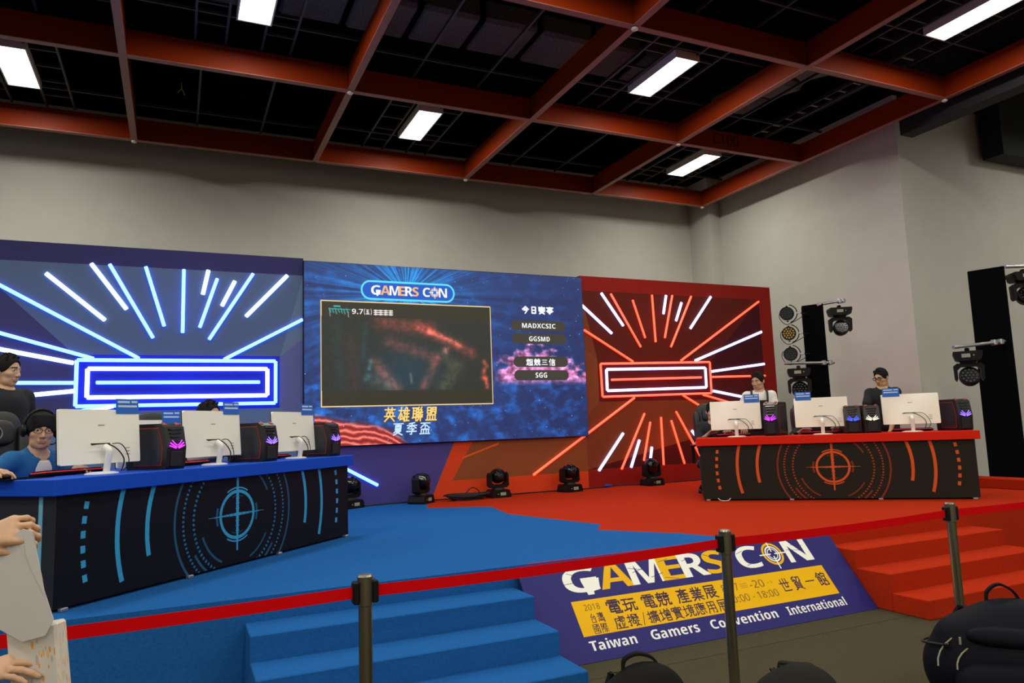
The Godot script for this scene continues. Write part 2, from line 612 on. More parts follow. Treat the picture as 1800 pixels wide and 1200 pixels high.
# ------------------------------------------------------------------ flat print: a small canvas
class Canvas:
	var im: Image
	var w: int
	var h: int
	func _init(width: int, height: int, c: Color) -> void:
		w = width
		h = height
		im = Image.create(w, h, false, Image.FORMAT_RGB8)
		im.fill(c)
	func poly(p: PackedVector2Array, c: Color) -> void:
		var lo := 1e9
		var hi := -1e9
		for v in p:
			lo = minf(lo, v.y)
			hi = maxf(hi, v.y)
		var n := p.size()
		for y in range(maxi(0, int(lo)), mini(h, int(hi) + 2)):
			var yy := y + 0.5
			var xs := []
			for i in n:
				var a := p[i]
				var b := p[(i + 1) % n]
				if (a.y <= yy) != (b.y <= yy):
					xs.append(a.x + (yy - a.y) / (b.y - a.y) * (b.x - a.x))
			xs.sort()
			for k in range(0, xs.size() - 1, 2):
				var x0 := maxi(0, roundi(xs[k]))
				var x1 := mini(w, roundi(xs[k + 1]))
				if x1 > x0:
					im.fill_rect(Rect2i(x0, y, x1 - x0, 1), c)
	func rect(x0: float, y0: float, x1: float, y1: float, c: Color) -> void:
		im.fill_rect(Rect2i(roundi(x0), roundi(y0), maxi(1, roundi(x1 - x0)), maxi(1, roundi(y1 - y0))), c)
	func disc(o: Vector2, r: float, c: Color) -> void:
		var p := PackedVector2Array()
		for k in 28:
			p.append(o + Vector2.from_angle(TAU * k / 28) * r)
		poly(p, c)
	func line(a: Vector2, b: Vector2, t: float, c: Color, caps := true) -> void:
		var n := (b - a).normalized().orthogonal() * t / 2
		poly(PackedVector2Array([a + n, b + n, b - n, a - n]), c)
		if caps and t > 2.5:
			disc(a, t / 2, c)
			disc(b, t / 2, c)
	func arc(o: Vector2, r: float, a0: float, a1: float, t: float, c: Color, sq := 1.0) -> void:
		# a band of a circle, clockwise from a0 to a1 (degrees, 0 at three o'clock)
		var n := maxi(3, int(absf(a1 - a0) / 3.0))
		var p := PackedVector2Array()
		for k in n + 1:
			p.append(o + Vector2.from_angle(deg_to_rad(lerpf(a0, a1, float(k) / n))) * (r + t / 2) * Vector2(1, sq))
		for k in n + 1:
			p.append(o + Vector2.from_angle(deg_to_rad(lerpf(a1, a0, float(k) / n))) * (r - t / 2) * Vector2(1, sq))
		poly(p, c)
	func glyph(strokes: String, x: float, y: float, sw: float, sh: float, t: float, c: Color, slant := 0.0) -> void:
		for one in strokes.split("/"):
			var v := one.split_floats(" ", false)
			for i in range(0, v.size() - 2, 2):
				line(Vector2(x + (v[i] + slant * (100 - v[i + 1])) * sw / 100, y + v[i + 1] * sh / 100), Vector2(x + (v[i + 2] + slant * (100 - v[i + 3])) * sw / 100, y + v[i + 3] * sh / 100), t, c)
	func tris(p: PackedVector2Array, c: Color) -> void:
		for i in range(0, p.size(), 3):
			poly(PackedVector2Array([p[i], p[i + 1], p[i + 2]]), c)
	func texture() -> ImageTexture:
		return ImageTexture.create_from_image(im)

const STROKES := {
	"一": "8 50 92 50", "三": "15 18 85 18/22 50 78 50/8 84 92 84", "日": "24 8 76 8 76 92 24 92 24 8/24 50 76 50",
	"五": "14 12 86 12/46 12 38 90/20 45 72 45 68 90/6 90 94 90", "今": "50 4 8 42/50 4 92 42/38 36 62 36/26 54 74 54 44 96",
	"世": "6 38 94 38/26 10 26 92 90 92/52 6 52 66/76 8 76 66/52 66 76 66", "台": "48 4 22 40 78 38/66 24 86 48/24 56 76 56 76 94 24 94 24 56",
	"用": "20 8 20 60 8 96/20 8 84 8 84 94 72 94/20 36 84 36/20 62 84 62/52 8 52 94",
	"玩": "6 14 44 14/8 46 42 46/25 14 25 84/4 88 46 78/54 16 90 16/48 42 96 42/62 42 60 70 44 96/78 42 78 90 96 90 96 76",
	"展": "16 6 88 6 88 26 16 26/16 6 16 60 6 94/30 40 90 40/24 58 96 58/44 28 44 58/72 28 72 58/38 58 38 92 58 84/86 66 62 78/52 60 70 84 96 96",
	"業": "38 4 38 26/62 4 62 26/20 10 28 24/80 10 72 24/8 28 92 28/34 32 40 42/66 32 60 42/14 44 86 44/20 58 80 58/6 72 94 72/50 44 50 98/46 72 12 96/54 72 88 96",
	"產": "50 2 50 10/14 12 90 12/28 18 76 36/74 16 28 36/14 40 90 40/16 40 16 66 4 96/38 48 28 62/32 56 88 56/58 46 58 92/34 74 84 74/24 94 96 94",
	"電": "18 6 82 6/6 18 6 34/6 18 94 18 94 34/50 6 50 42/22 26 40 26/60 26 78 26/22 38 40 38/60 38 78 38/18 50 82 50 82 82 18 82 18 50/18 66 82 66/50 50 50 94 94 94 94 84",
	"競": "26 2 26 12/8 14 46 14/16 18 20 28/38 18 34 28/4 30 50 30/12 40 42 40 42 58 12 58 12 40/20 60 18 80 4 96/34 60 34 90 48 90/74 2 74 12/54 14 94 14/62 18 66 28/86 18 82 28/52 30 98 30/58 40 90 40 90 58 58 58 58 40/66 60 64 80 52 96/82 60 82 92 98 92 98 82",
	"灣": "8 8 18 18/4 34 16 42/6 92 18 60/58 2 58 8/44 12 72 12/46 20 70 20/46 28 70 28/46 36 70 36 70 48 46 48 46 36/34 4 26 16 36 22 26 36/30 40 30 48/86 4 78 16 88 22 78 36/82 40 82 48/28 58 90 58 90 70/30 72 86 72/30 72 28 84 92 84 88 98 78 96",
	"國": "8 6 92 6 92 94 8 94 8 6/20 24 80 24/24 38 48 38 48 56 24 56 24 38/20 72 52 66/58 12 64 60 82 82/76 44 54 80/66 14 76 20",
	"際": "8 6 8 98/8 6 30 6 20 30 32 46 26 62 12 60/54 4 36 40/44 14 58 14 44 44/46 24 54 32/66 10 92 10 70 42/72 18 94 42/48 48 84 48/38 62 96 62/66 62 66 92 58 94/50 72 40 90/82 72 92 90",
	"虛": "50 2 50 18/50 10 86 10/12 20 92 20 88 32/14 20 14 60 4 96/30 36 74 30/50 26 50 44 84 44/38 54 38 90/62 54 62 90/26 62 32 80/80 60 72 80/18 94 96 94",
	"擬": "4 24 32 24/20 4 20 92 10 88/4 60 34 48/40 8 58 6/48 6 40 24 62 24/36 36 64 36/52 24 50 50 36 66/52 48 62 62/40 74 62 74/66 8 90 8 78 22/74 14 92 28/64 32 94 32 90 44/78 32 78 92/66 54 62 80/78 60 94 60/60 96 74 84 98 96",
	"擴": "4 24 32 24/20 4 20 92 10 88/4 60 34 48/66 2 66 10/38 12 96 12/40 12 40 56 32 96/54 16 54 32/80 16 80 32/46 22 90 22/54 32 80 32/46 42 92 42/50 50 88 50 88 80 50 80 50 50/68 42 68 80/50 64 88 64/58 82 46 96/78 82 92 96",
	"增": "4 34 34 34/18 8 18 80/2 88 36 74/52 4 58 16/84 4 78 16/44 20 92 20 92 50 44 50 44 20/68 20 68 50/54 28 60 42/82 28 76 42/50 58 88 58 88 96 50 96 50 58/50 76 88 76",
	"實": "50 0 50 8/8 12 8 24/8 12 92 12 92 24/26 22 76 22 72 42 22 42 26 22/6 32 94 32/50 22 48 42/26 50 74 50 74 84 26 84 26 50/26 61 74 61/26 72 74 72/36 86 14 98/64 86 88 98",
	"境": "4 34 34 34/18 8 18 80/2 88 36 74/68 2 68 10/46 12 92 12/56 16 60 26/82 16 78 26/40 28 98 28/52 38 86 38 86 64 52 64 52 38/52 51 86 51/60 64 56 84 40 96/76 64 76 92 98 92 98 80",
	"應": "54 0 54 8/10 10 96 10/12 10 12 60 4 96/34 16 22 38/28 28 28 56/50 14 42 34/46 24 46 56/66 14 70 22/46 24 94 24/48 34 90 34/48 44 90 44/46 56 94 56/70 24 70 56/24 70 16 90/38 66 38 92 68 92 68 82/52 62 60 76/80 68 92 88",
	"貿": "38 4 16 12 14 36 40 30/28 20 42 40/50 8 86 8 84 38 74 36/66 8 48 40/24 46 76 46 76 82 24 82 24 46/24 58 76 58/24 70 76 70/36 84 12 98/64 84 90 98",
	"館": "28 2 4 32/28 2 50 26/22 22 32 28/14 36 42 36 42 62 14 62/14 36 14 92 46 82/14 49 42 49/30 64 50 92/72 0 72 8/50 12 50 24/50 12 96 12 96 24/58 28 58 98/58 30 88 30 88 54 58 54/58 66 92 66 92 94 58 94",
	"賽": "50 0 50 8/8 10 8 22/8 10 92 10 92 22/38 16 38 42/62 16 62 42/22 22 78 22/24 32 76 32/8 42 92 42/36 44 10 60/64 44 92 60/28 52 72 52 72 84 28 84 28 52/28 62 72 62/28 73 72 73/38 86 16 98/62 86 86 98",
	"事": "6 12 94 12/24 22 76 22 76 36 24 36 24 22/22 46 78 46 78 72/6 58 94 58/22 72 78 72/50 2 50 94 38 90",
	"超": "8 16 46 16/26 2 26 48/2 32 52 32/28 48 28 86/28 66 48 66/14 54 12 76 2 94/10 80 36 94 98 94/54 10 94 10 92 40 82 40/72 10 54 44/58 52 92 52 92 80 58 80 58 52",
	"信": "30 2 6 44/20 28 20 98/64 2 68 12/40 18 98 18/48 34 90 34/48 50 90 50/48 64 90 64 90 94 48 94 48 64",
	"英": "6 16 94 16/34 4 34 28/66 4 66 28/24 38 78 38 78 60/24 38 24 60/6 62 94 62/50 28 50 62/48 62 10 96/54 62 92 96",
	"雄": "4 24 50 24/26 2 22 40 4 76/32 48 18 88 46 78/40 62 50 90/66 2 48 40/58 26 58 98/74 4 80 18/58 24 96 24/58 46 94 46/58 68 94 68/58 94 98 94/78 24 78 94",
	"聯": "2 8 44 8/10 8 10 76/36 8 36 98/10 28 36 28/10 48 36 48/2 78 46 70/58 2 48 20 60 22 48 42/50 42 66 38/82 2 72 20 84 22 72 42/74 42 92 38/50 54 50 72 62 72/62 50 62 78 48 98/76 50 76 98/76 72 90 72 90 54",
	"盟": "12 6 42 6 42 46 12 46 12 6/12 26 42 26/56 6 88 6 88 48 78 46/56 6 56 34 48 50/56 20 88 20/56 34 88 34/16 58 84 58 84 92/16 58 16 92/38 58 38 92/62 58 62 92/4 94 96 94",
	"夏": "8 8 92 8/50 8 44 20/26 20 74 20 74 58 26 58 26 20/26 33 74 33/26 46 74 46/42 58 14 80/38 68 74 68 12 98/36 74 92 98",
	"季": "72 2 24 10/6 24 94 24/50 8 50 44/48 24 12 46/54 24 90 46/26 52 72 52 52 66/6 72 94 72/52 66 52 94 40 94",
	"盃": "8 8 92 8/52 8 10 44/50 24 50 52/62 26 90 46/16 58 84 58 84 92/16 58 16 92/38 58 38 92/62 58 62 92/4 94 96 94",
}

func han(cv: Canvas, text: String, x: float, y: float, size: float, step: float, t: float, c: Color, tall := 1.0, slant := 0.0) -> void:
	for ch in text:
		if STROKES.has(ch):
			cv.glyph(STROKES[ch], x, y, size, size * tall, t, c, slant)
		x += step

func letters(text: String, bold := true) -> PackedVector2Array:
	# triangles of a line of Latin text, 1 unit = cap height, origin at its lower start, y down
	var tm := TextMesh.new()
	var sf := SystemFont.new()
	sf.font_names = PackedStringArray(["Droid Sans"])
	sf.font_weight = 700 if bold else 400
	tm.font = sf
	tm.font_size = 64
	tm.pixel_size = 0.01
	tm.depth = 0.0
	tm.curve_step = 1.0
	tm.text = text
	var a := tm.get_mesh_arrays() if tm is PrimitiveMesh else []
	var v: PackedVector3Array = a[Mesh.ARRAY_VERTEX]
	var idx: PackedInt32Array = a[Mesh.ARRAY_INDEX] if a[Mesh.ARRAY_INDEX] != null else PackedInt32Array()
	var p := PackedVector2Array()
	if idx.is_empty():
		for q in v:
			p.append(Vector2(q.x, -q.y))
	else:
		for k in idx:
			p.append(Vector2(v[k].x, -v[k].y))
	return p

func write(cv: Canvas, text: String, x0: float, x1: float, top: float, base: float, c: Color, bold := true) -> void:
	# the text stretched to fill x0..x1, its tallest letter from top to base
	var p := letters(text, bold)
	if p.is_empty():
		return
	var lo := p[0]
	var hi := p[0]
	for v in p:
		lo = lo.min(v)
		hi = hi.max(v)
	var q := PackedVector2Array()
	for v in p:
		q.append(Vector2(remap(v.x, lo.x, hi.x, x0, x1), remap(v.y, lo.y, hi.y, top, base)))
	cv.tris(q, c)

func printed(called: String, cv: Canvas, rough := 0.5) -> StandardMaterial3D:
	var m := mat(called, Color.WHITE, rough)
	m.metallic_specular = 0.25
	m.albedo_texture = cv.texture()
	m.texture_repeat = false
	return m

func logo(cv: Canvas, x0: float, x1: float, top: float, base: float, white: Color, gold: Color, ground: Color, cracks := true) -> void:
	# GAMERS CON, its O a gun sight
	var w := x1 - x0
	var spots := [["G", 0.0, 0.118, white], ["A", 0.121, 0.242, gold], ["M", 0.236, 0.37, white], ["E", 0.352, 0.44, gold], ["R", 0.437, 0.54, white], ["S", 0.533, 0.618, gold], ["C", 0.672, 0.772, white], ["N", 0.89, 1.0, white]]
	for s in spots:
		write(cv, s[0], x0 + w * s[1], x0 + w * s[2], top, base, s[3])
	# the tail of the G
	var h := base - top
	cv.poly(PackedVector2Array([Vector2(x0 + w * 0.06, top + h * 0.56), Vector2(x0 + w * 0.125, top + h * 0.5), Vector2(x0 + w * 0.118, top + h * 0.82), Vector2(x0 + w * 0.092, top + h * 1.0), Vector2(x0 + w * 0.09, top + h * 1.12), Vector2(x0 + w * 0.068, top + h * 1.12)]), white)
	var o := Vector2(x0 + w * 0.832, (top + base) / 2)
	cv.arc(o, h * 0.46, 0, 360, h * 0.1, gold)
	cv.arc(o, h * 0.33, 0, 360, h * 0.07, white)
	cv.arc(o, h * 0.23, 0, 360, h * 0.04, white)
	for k in 4:
		var d := Vector2.from_angle(PI / 2 * k)
		cv.line(o + d * h * 0.12, o + d * h * 0.66, h * 0.055, white)
	if cracks:
		for q in [[0.02, 0.2, 0.05, 0.34], [0.0, 0.62, 0.05, 0.58], [0.24, 0.3, 0.29, 0.42], [0.25, 0.5, 0.3, 0.36], [0.31, 0.78, 0.36, 0.66], [0.36, 0.2, 0.4, 0.12], [0.36, 0.86, 0.41, 0.98], [0.45, 0.3, 0.48, 0.2], [0.54, 0.12, 0.58, 0.3], [0.57, 0.8, 0.62, 0.72], [0.68, 0.3, 0.71, 0.2], [0.7, 0.86, 0.74, 0.74], [0.9, 0.4, 0.96, 0.5], [0.93, 0.2, 0.98, 0.3]]:
			cv.line(Vector2(x0 + w * q[0], top + h * q[1]), Vector2(x0 + w * q[2], top + h * q[3]), maxf(1.0, h * 0.018), ground, false)

# ------------------------------------------------------------------ backdrop
const BLUE_RAYS := [["W", -1.486, 3.708, -0.823, 3.136], ["W", -1.0, 3.861, -0.586, 3.285], ["C", -0.796, 3.866, -0.273, 2.919], ["C", -0.381, 3.859, -0.146, 3.076], ["C", 0.074, 3.849, 0.072, 2.994], ["W", 0.376, 3.856, 0.31, 3.517], ["C", 0.489, 3.748, 0.277, 3.069], ["W", 0.712, 3.724, 0.548, 3.37], ["C", 0.948, 3.842, 0.393, 2.912], ["W", 1.401, 3.841, 0.854, 3.237], ["C", -2.18, 3.664, -0.427, 2.652], ["C", -2.209, 3.036, -0.935, 2.648], ["W", -2.2, 2.814, -1.152, 2.592], ["C", 1.61, 3.221, 0.579, 2.647], ["C", -2.088, 2.352, -1.121, 2.346], ["W", -2.006, 2.161, -1.118, 2.247], ["C", -0.784, 2.056, -1.406, 1.922], ["W", -0.701, 2.055, -1.501, 1.859], ["C", 0.562, 2.041, 2.65, 0.86]]
const RED_RAYS := [["B", 6.135, 3.596, 6.698, 3.131], ["B", 6.521, 3.823, 6.934, 3.267], ["R", 6.709, 3.818, 7.266, 2.907], ["R", 7.148, 3.728, 7.366, 3.067], ["R", 7.558, 3.836, 7.579, 2.998], ["B", 7.861, 3.843, 7.779, 3.501], ["R", 7.996, 3.849, 7.777, 3.074], ["B", 8.19, 3.727, 8.04, 3.384], ["R", 8.413, 3.85, 7.895, 2.916], ["B", 8.859, 3.862, 8.341, 3.256], ["R", 6.149, 3.182, 7.094, 2.654], ["R", 9.992, 3.817, 8.088, 2.676], ["B", 10.006, 3.24, 8.399, 2.681], ["B", 10.016, 2.632, 8.747, 2.489], ["R", 8.749, 2.39, 10.017, 2.411], ["B", 8.758, 2.142, 9.835, 1.955], ["R", 8.525, 2.077, 9.771, 1.764], ["R", 8.089, 2.073, 9.168, 1.495], ["R", 7.086, 2.047, 5.115, 0.862], ["B", 6.821, 1.46, 6.309, 0.863], ["R", 7.268, 1.777, 6.747, 0.86], ["B", 7.135, 1.335, 6.935, 0.881], ["R", 7.374, 1.63, 7.199, 0.978], ["B", 7.376, 1.207, 7.306, 0.862], ["R", 7.599, 1.705, 7.599, 0.887], ["R", 7.809, 1.644, 8.038, 0.887], ["R", 7.921, 1.795, 8.401, 0.977], ["B", 8.233, 1.458, 8.573, 1.041]]
const TUBES := {"W": ["led_white", 0.05], "C": ["led_cyan", 0.044], "R": ["led_red", 0.036], "B": ["led_violet", 0.044]}

func led(parent: Node3D, kind: String, a: Vector2, b: Vector2, d := 0.0) -> void:
	# one straight LED tube fixed on the face of the backdrop
	var t: Array = TUBES[kind]
	var l := a.distance_to(b)
	put("led_tube", box_mesh(Vector3(l, t[1], 0.03), 0.008), M[t[0]], parent, Vector3((a.x + b.x) / 2, (a.y + b.y) / 2, FACE + 0.0165 + d), Vector3(0, 0, (b - a).angle()))

func led_frame(parent: Node3D, kind: String, p: Array) -> void:
	for k in 4:
		var a := Vector2(p[k][0], p[k][1])
		var b := Vector2(p[(k + 1) % 4][0], p[(k + 1) % 4][1])
		led(parent, kind, a, b)

func at_px(x0: float, x1: float, y0: float, y1: float, cv: Canvas, p: Array) -> PackedVector2Array:
	var q := PackedVector2Array()
	for v in p:
		q.append(Vector2(remap(v[0], x0, x1, 0, cv.w), remap(v[1], y1, y0, 0, cv.h)))
	return q

func backdrop() -> void:
	var y0 := STAGE
	var y1 := 4.1
	# blue wing: a printed tunnel of flat facets
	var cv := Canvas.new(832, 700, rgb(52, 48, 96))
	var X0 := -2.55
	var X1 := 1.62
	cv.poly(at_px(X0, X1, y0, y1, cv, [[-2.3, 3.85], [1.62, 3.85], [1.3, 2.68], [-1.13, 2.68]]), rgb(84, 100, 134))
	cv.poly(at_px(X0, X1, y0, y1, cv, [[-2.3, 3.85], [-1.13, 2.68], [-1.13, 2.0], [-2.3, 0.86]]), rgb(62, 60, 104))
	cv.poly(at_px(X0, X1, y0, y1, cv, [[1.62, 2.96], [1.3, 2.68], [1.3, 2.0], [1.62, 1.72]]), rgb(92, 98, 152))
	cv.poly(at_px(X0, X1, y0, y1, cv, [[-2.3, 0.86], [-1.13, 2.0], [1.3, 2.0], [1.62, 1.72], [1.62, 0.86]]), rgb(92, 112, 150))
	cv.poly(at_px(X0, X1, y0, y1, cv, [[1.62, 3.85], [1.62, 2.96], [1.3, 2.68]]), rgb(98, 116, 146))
	cv.poly(at_px(X0, X1, y0, y1, cv, [[-1.13, 2.7], [1.3, 2.7], [1.3, 1.99], [-1.13, 1.99]]), rgb(38, 46, 176))  # centre field: blue glow of the LED tubes mixed into the print colour
	var w := thing("backdrop_wing", "dark blue backdrop wing with bright blue and white light rays", "backdrop wing", Vector3.ZERO, 0.0, "printed backdrop wings")
	put("board", box_mesh(Vector3(X1 - X0, y1 - y0, 0.12)), M.desk_core, w, Vector3((X0 + X1) / 2, (y0 + y1) / 2, FACE - 0.06))
	put("print", panel_mesh(X1 - X0, y1 - y0), printed("blue_wing_print_glow", cv, 0.55), w, Vector3((X0 + X1) / 2, (y0 + y1) / 2, FACE))
	for r in BLUE_RAYS:
		if r[3] < 1.63:
			led(w, r[0], Vector2(r[1], r[2]), Vector2(r[3], r[4]))
	led_frame(w, "C", [[-1.12, 2.63], [1.245, 2.63], [1.245, 2.056], [-1.12, 2.056]])
	led_frame(w, "W", [[-1.0, 2.523], [1.138, 2.523], [1.138, 2.163], [-1.0, 2.163]])
	led(w, "C", Vector2(-0.906, 2.348), Vector2(1.043, 2.343))
	lights_along(w, Color(0.35, 0.55, 1.0), [Vector3(0.06, 3.35, FACE + 0.35), Vector3(0.06, 2.34, FACE + 0.35), Vector3(-1.6, 2.7, FACE + 0.35)], 0.05)
	# red wing
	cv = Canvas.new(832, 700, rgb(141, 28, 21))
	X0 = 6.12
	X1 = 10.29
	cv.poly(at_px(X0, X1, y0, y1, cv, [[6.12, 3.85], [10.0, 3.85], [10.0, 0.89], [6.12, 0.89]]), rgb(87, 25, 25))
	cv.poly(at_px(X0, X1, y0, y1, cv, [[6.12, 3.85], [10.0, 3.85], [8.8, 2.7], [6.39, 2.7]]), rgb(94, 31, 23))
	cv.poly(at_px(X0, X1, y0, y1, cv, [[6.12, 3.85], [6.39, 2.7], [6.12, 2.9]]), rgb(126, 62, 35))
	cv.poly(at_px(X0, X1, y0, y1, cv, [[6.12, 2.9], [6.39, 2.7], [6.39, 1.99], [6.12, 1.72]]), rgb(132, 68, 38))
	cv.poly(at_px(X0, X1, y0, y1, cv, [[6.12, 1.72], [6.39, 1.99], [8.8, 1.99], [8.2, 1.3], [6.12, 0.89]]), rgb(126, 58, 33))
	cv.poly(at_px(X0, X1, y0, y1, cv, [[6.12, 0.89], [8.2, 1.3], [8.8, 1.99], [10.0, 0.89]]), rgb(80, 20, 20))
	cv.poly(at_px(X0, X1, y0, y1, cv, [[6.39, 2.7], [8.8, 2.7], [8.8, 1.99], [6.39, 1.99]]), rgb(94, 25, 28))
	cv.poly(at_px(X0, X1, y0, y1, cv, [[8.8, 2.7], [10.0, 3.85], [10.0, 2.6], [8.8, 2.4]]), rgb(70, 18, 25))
	w = thing("backdrop_wing", "orange-red backdrop wing with red and bluish-white light rays", "backdrop wing", Vector3.ZERO, 0.0, "printed backdrop wings")
	put("board", box_mesh(Vector3(X1 - X0, y1 - y0, 0.12)), mat("wing_edge_red", rgb(117, 21, 21), 0.5), w, Vector3((X0 + X1) / 2, (y0 + y1) / 2, FACE - 0.06))
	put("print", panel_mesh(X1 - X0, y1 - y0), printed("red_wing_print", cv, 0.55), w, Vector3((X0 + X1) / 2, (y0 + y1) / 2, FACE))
	for r in RED_RAYS:
		led(w, r[0], Vector2(r[1], r[2]), Vector2(r[3], r[4]))
	led_frame(w, "R", [[6.44, 2.618], [8.73, 2.66], [8.725, 2.1], [6.45, 2.066]])
	led_frame(w, "B", [[6.55, 2.524], [8.622, 2.556], [8.619, 2.206], [6.548, 2.168]])
	led(w, "R", Vector2(6.633, 2.349), Vector2(8.528, 2.384))
	lights_along(w, Color(1.0, 0.4, 0.32), [Vector3(7.6, 3.35, FACE + 0.35), Vector3(7.6, 2.34, FACE + 0.35), Vector3(7.6, 1.3, FACE + 0.35)], 0.05)
	# lower middle: the slanted orange bar parts the blue from the red
	cv = Canvas.new(900, 168, rgb(74, 66, 134))
	X0 = 1.62
	X1 = 6.12
	y1 = 1.44
	cv.poly(at_px(X0, X1, y0, y1, cv, [[3.83, 1.44], [6.12, 1.44], [6.12, 0.6], [3.44, 0.6]]), rgb(208, 66, 30))
	cv.poly(at_px(X0, X1, y0, y1, cv, [[4.13, 1.44], [6.12, 1.44], [6.12, 0.87], [3.78, 0.86]]), rgb(136, 72, 42))
	cv.poly(at_px(X0, X1, y0, y1, cv, [[4.56, 1.395], [4.54, 1.36], [3.94, 1.17], [3.95, 1.2]]), rgb(224, 92, 40))
	w = thing("backdrop_skirt", "purple and orange printed board below the video wall", "backdrop board")
	put("board", box_mesh(Vector3(X1 - X0, y1 - STAGE, 0.12)), M.desk_core, w, Vector3((X0 + X1) / 2, (STAGE + y1) / 2, FACE - 0.06))
	put("print", panel_mesh(X1 - X0, y1 - STAGE), printed("skirt_print", cv, 0.55), w, Vector3((X0 + X1) / 2, (STAGE + y1) / 2, FACE))
	led(w, "C", Vector2(1.64, 1.431), Vector2(2.65, 0.86))

func lights_along(parent: Node3D, c: Color, spots: Array, energy: float) -> void:
	for p in spots:
		var l := OmniLight3D.new()
		l.name = "tube_light"
		l.light_color = c
		l.light_energy = energy
		l.light_size = 0.12
		l.omni_range = 12.0
		l.omni_attenuation = 2.0
		l.shadow_enabled = true
		l.position = p
		parent.add_child(l, true)

# ------------------------------------------------------------------ video wall
func video_wall() -> void:
	var W := 1080
	var H := 626
	var cv := Canvas.new(W, H, rgb(20, 60, 130))
	# picture on the screen: a blue burst with stars, clouds lit pink behind the team names, a red ribbon
	var n := FastNoiseLite.new()
	n.seed = 5
	n.frequency = 0.012
	n.fractal_octaves = 4
	var n2 := FastNoiseLite.new()
	n2.seed = 9
	n2.frequency = 0.9
	var data := PackedByteArray()
	data.resize(W * H * 3)
	var o := Vector2(W * 0.33, H * 0.16)
	var rays := PackedFloat32Array()
	for a in 1440:
		rays.append(clampf(0.45 + 0.75 * n2.get_noise_2d(a * 0.04, 3.0) + 0.4 * n2.get_noise_2d(a * 0.15, 8.0), 0.0, 1.3))
	var k := 0
	for y in H:
		for x in W:
			var dx := x - o.x
			var dy := y - o.y
			var d := sqrt(dx * dx + dy * dy)
			var ray := rays[int((atan2(dy, dx) + PI) / TAU * 1439.0)]
			var core := exp(-d / 130.0)
			var far := exp(-d / 360.0)
			var cl := maxf(0.0, n.get_noise_2d(x, y * 1.4))
			var b := 0.05 + 0.62 * far * ray + 0.8 * core * (0.3 + ray) + 0.34 * cl + 0.05 * n.get_noise_2d(x * 3.0, y * 3.0)
			if y > 0.5 * H:
				b += 0.95 * maxf(0.0, n.get_noise_2d(x * 0.9 + 400.0, y * 1.4)) * minf(1.0, (y - 0.5 * H) / 90.0)
			b = clampf(b, 0.0, 1.0) * (1.0 - 0.4 * float(x) / W)
			var r := 0.1 + 0.05 * b
			var g := 0.15 + 0.42 * b + 0.3 * core * ray
			var l := 0.34 + 0.72 * b
			var u := float(x) / W
			var v := float(y) / H
			if u > 0.63 and v > 0.41 and v < 0.7:
				# lit cloud bank
				var top := 0.57 - 0.14 * exp(-pow((u - 0.77) * 13.0, 2.0)) - 0.09 * exp(-pow((u - 0.88) * 16.0, 2.0))
				var m := clampf((v - top) * 16.0 + 1.6 * n.get_noise_2d(x * 1.2, y * 1.6 + 70.0), 0.0, 1.0) * clampf((0.685 - v) * 22.0, 0.0, 1.0) * clampf((u - 0.63) * 25.0, 0.0, 1.0)
				var w := 0.72 + 0.7 * n.get_noise_2d(x * 2.0 + 90.0, y * 2.6)
				r = lerpf(r, 0.98 * w + 0.1, m)
				g = lerpf(g, 0.68 * w, m)
				l = lerpf(l, 0.88 * w + 0.08, m)
			if u < 0.34 and v > 0.78 and u > 0.03:
				# ribbon of red silk
				var t := (u - 0.03) / 0.31
				var e := v - (0.815 + 0.2 * t * t + 0.02 * sin(t * 6.0))
				if e > 0.0:
					var q := 0.5 + 0.5 * sin(e * 190.0 + t * 5.0 + 3.0 * n.get_noise_2d(x, y))
					var m := clampf(e * 30.0, 0.0, 1.0) * clampf((1.05 - t) * 5.0, 0.0, 1.0)
					r = lerpf(r, 0.5 + 0.45 * q, m)
					g = lerpf(g, 0.12 + 0.42 * q * q, m)
					l = lerpf(l, 0.12 + 0.36 * q * q, m)
			data[k] = int(255 * clampf(r, 0.0, 1.0))
			data[k + 1] = int(255 * clampf(g, 0.0, 1.0))
			data[k + 2] = int(255 * clampf(l, 0.0, 1.0))
			k += 3
	# the film: dark woods, sweeps of red cloth, a few figures
	var brush := [[0.33, 0.06, 0.62, 0.14, 0.05, 0.42, 0.1, 0.07], [0.55, 0.1, 0.88, 0.48, 0.035, 0.5, 0.12, 0.09], [0.62, 0.18, 0.8, 0.36, 0.02, 0.6, 0.25, 0.2], [0.38, 0.34, 0.64, 0.54, 0.04, 0.34, 0.09, 0.07], [0.66, 0.56, 0.575, 0.96, 0.028, 0.4, 0.14, 0.1], [0.3, 0.62, 0.42, 0.98, 0.035, 0.44, 0.14, 0.1], [0.715, 0.43, 0.715, 0.45, 0.02, 0.8, 0.4, 0.34], [0.70, 0.48, 0.73, 0.6, 0.03, 0.16, 0.12, 0.1], [0.27, 0.6, 0.26, 0.7, 0.014, 0.16, 0.32, 0.38], [0.25, 0.8, 0.24, 0.84, 0.018, 0.14, 0.3, 0.36], [0.3, 0.85, 0.38, 0.95, 0.05, 0.18, 0.15, 0.12], [0.5, 0.78, 0.505, 0.9, 0.01, 0.4, 0.26, 0.26], [0.955, 0.6, 0.97, 0.66, 0.016, 0.85, 0.24, 0.16], [0.955, 0.72, 0.945, 0.84, 0.016, 0.85, 0.22, 0.14], [0.965, 0.84, 0.97, 0.97, 0.015, 0.9, 0.24, 0.16], [0.78, 0.66, 0.7, 0.95, 0.05, 0.18, 0.15, 0.08], [0.16, 0.3, 0.18, 0.95, 0.05, 0.1, 0.02, 0.02], [0.08, 0.05, 0.1, 0.9, 0.03, 0.0, 0.06, 0.07], [0.24, 0.1, 0.23, 0.6, 0.02, 0.0, 0.08, 0.1]]
	var fw := int(0.574 * W)
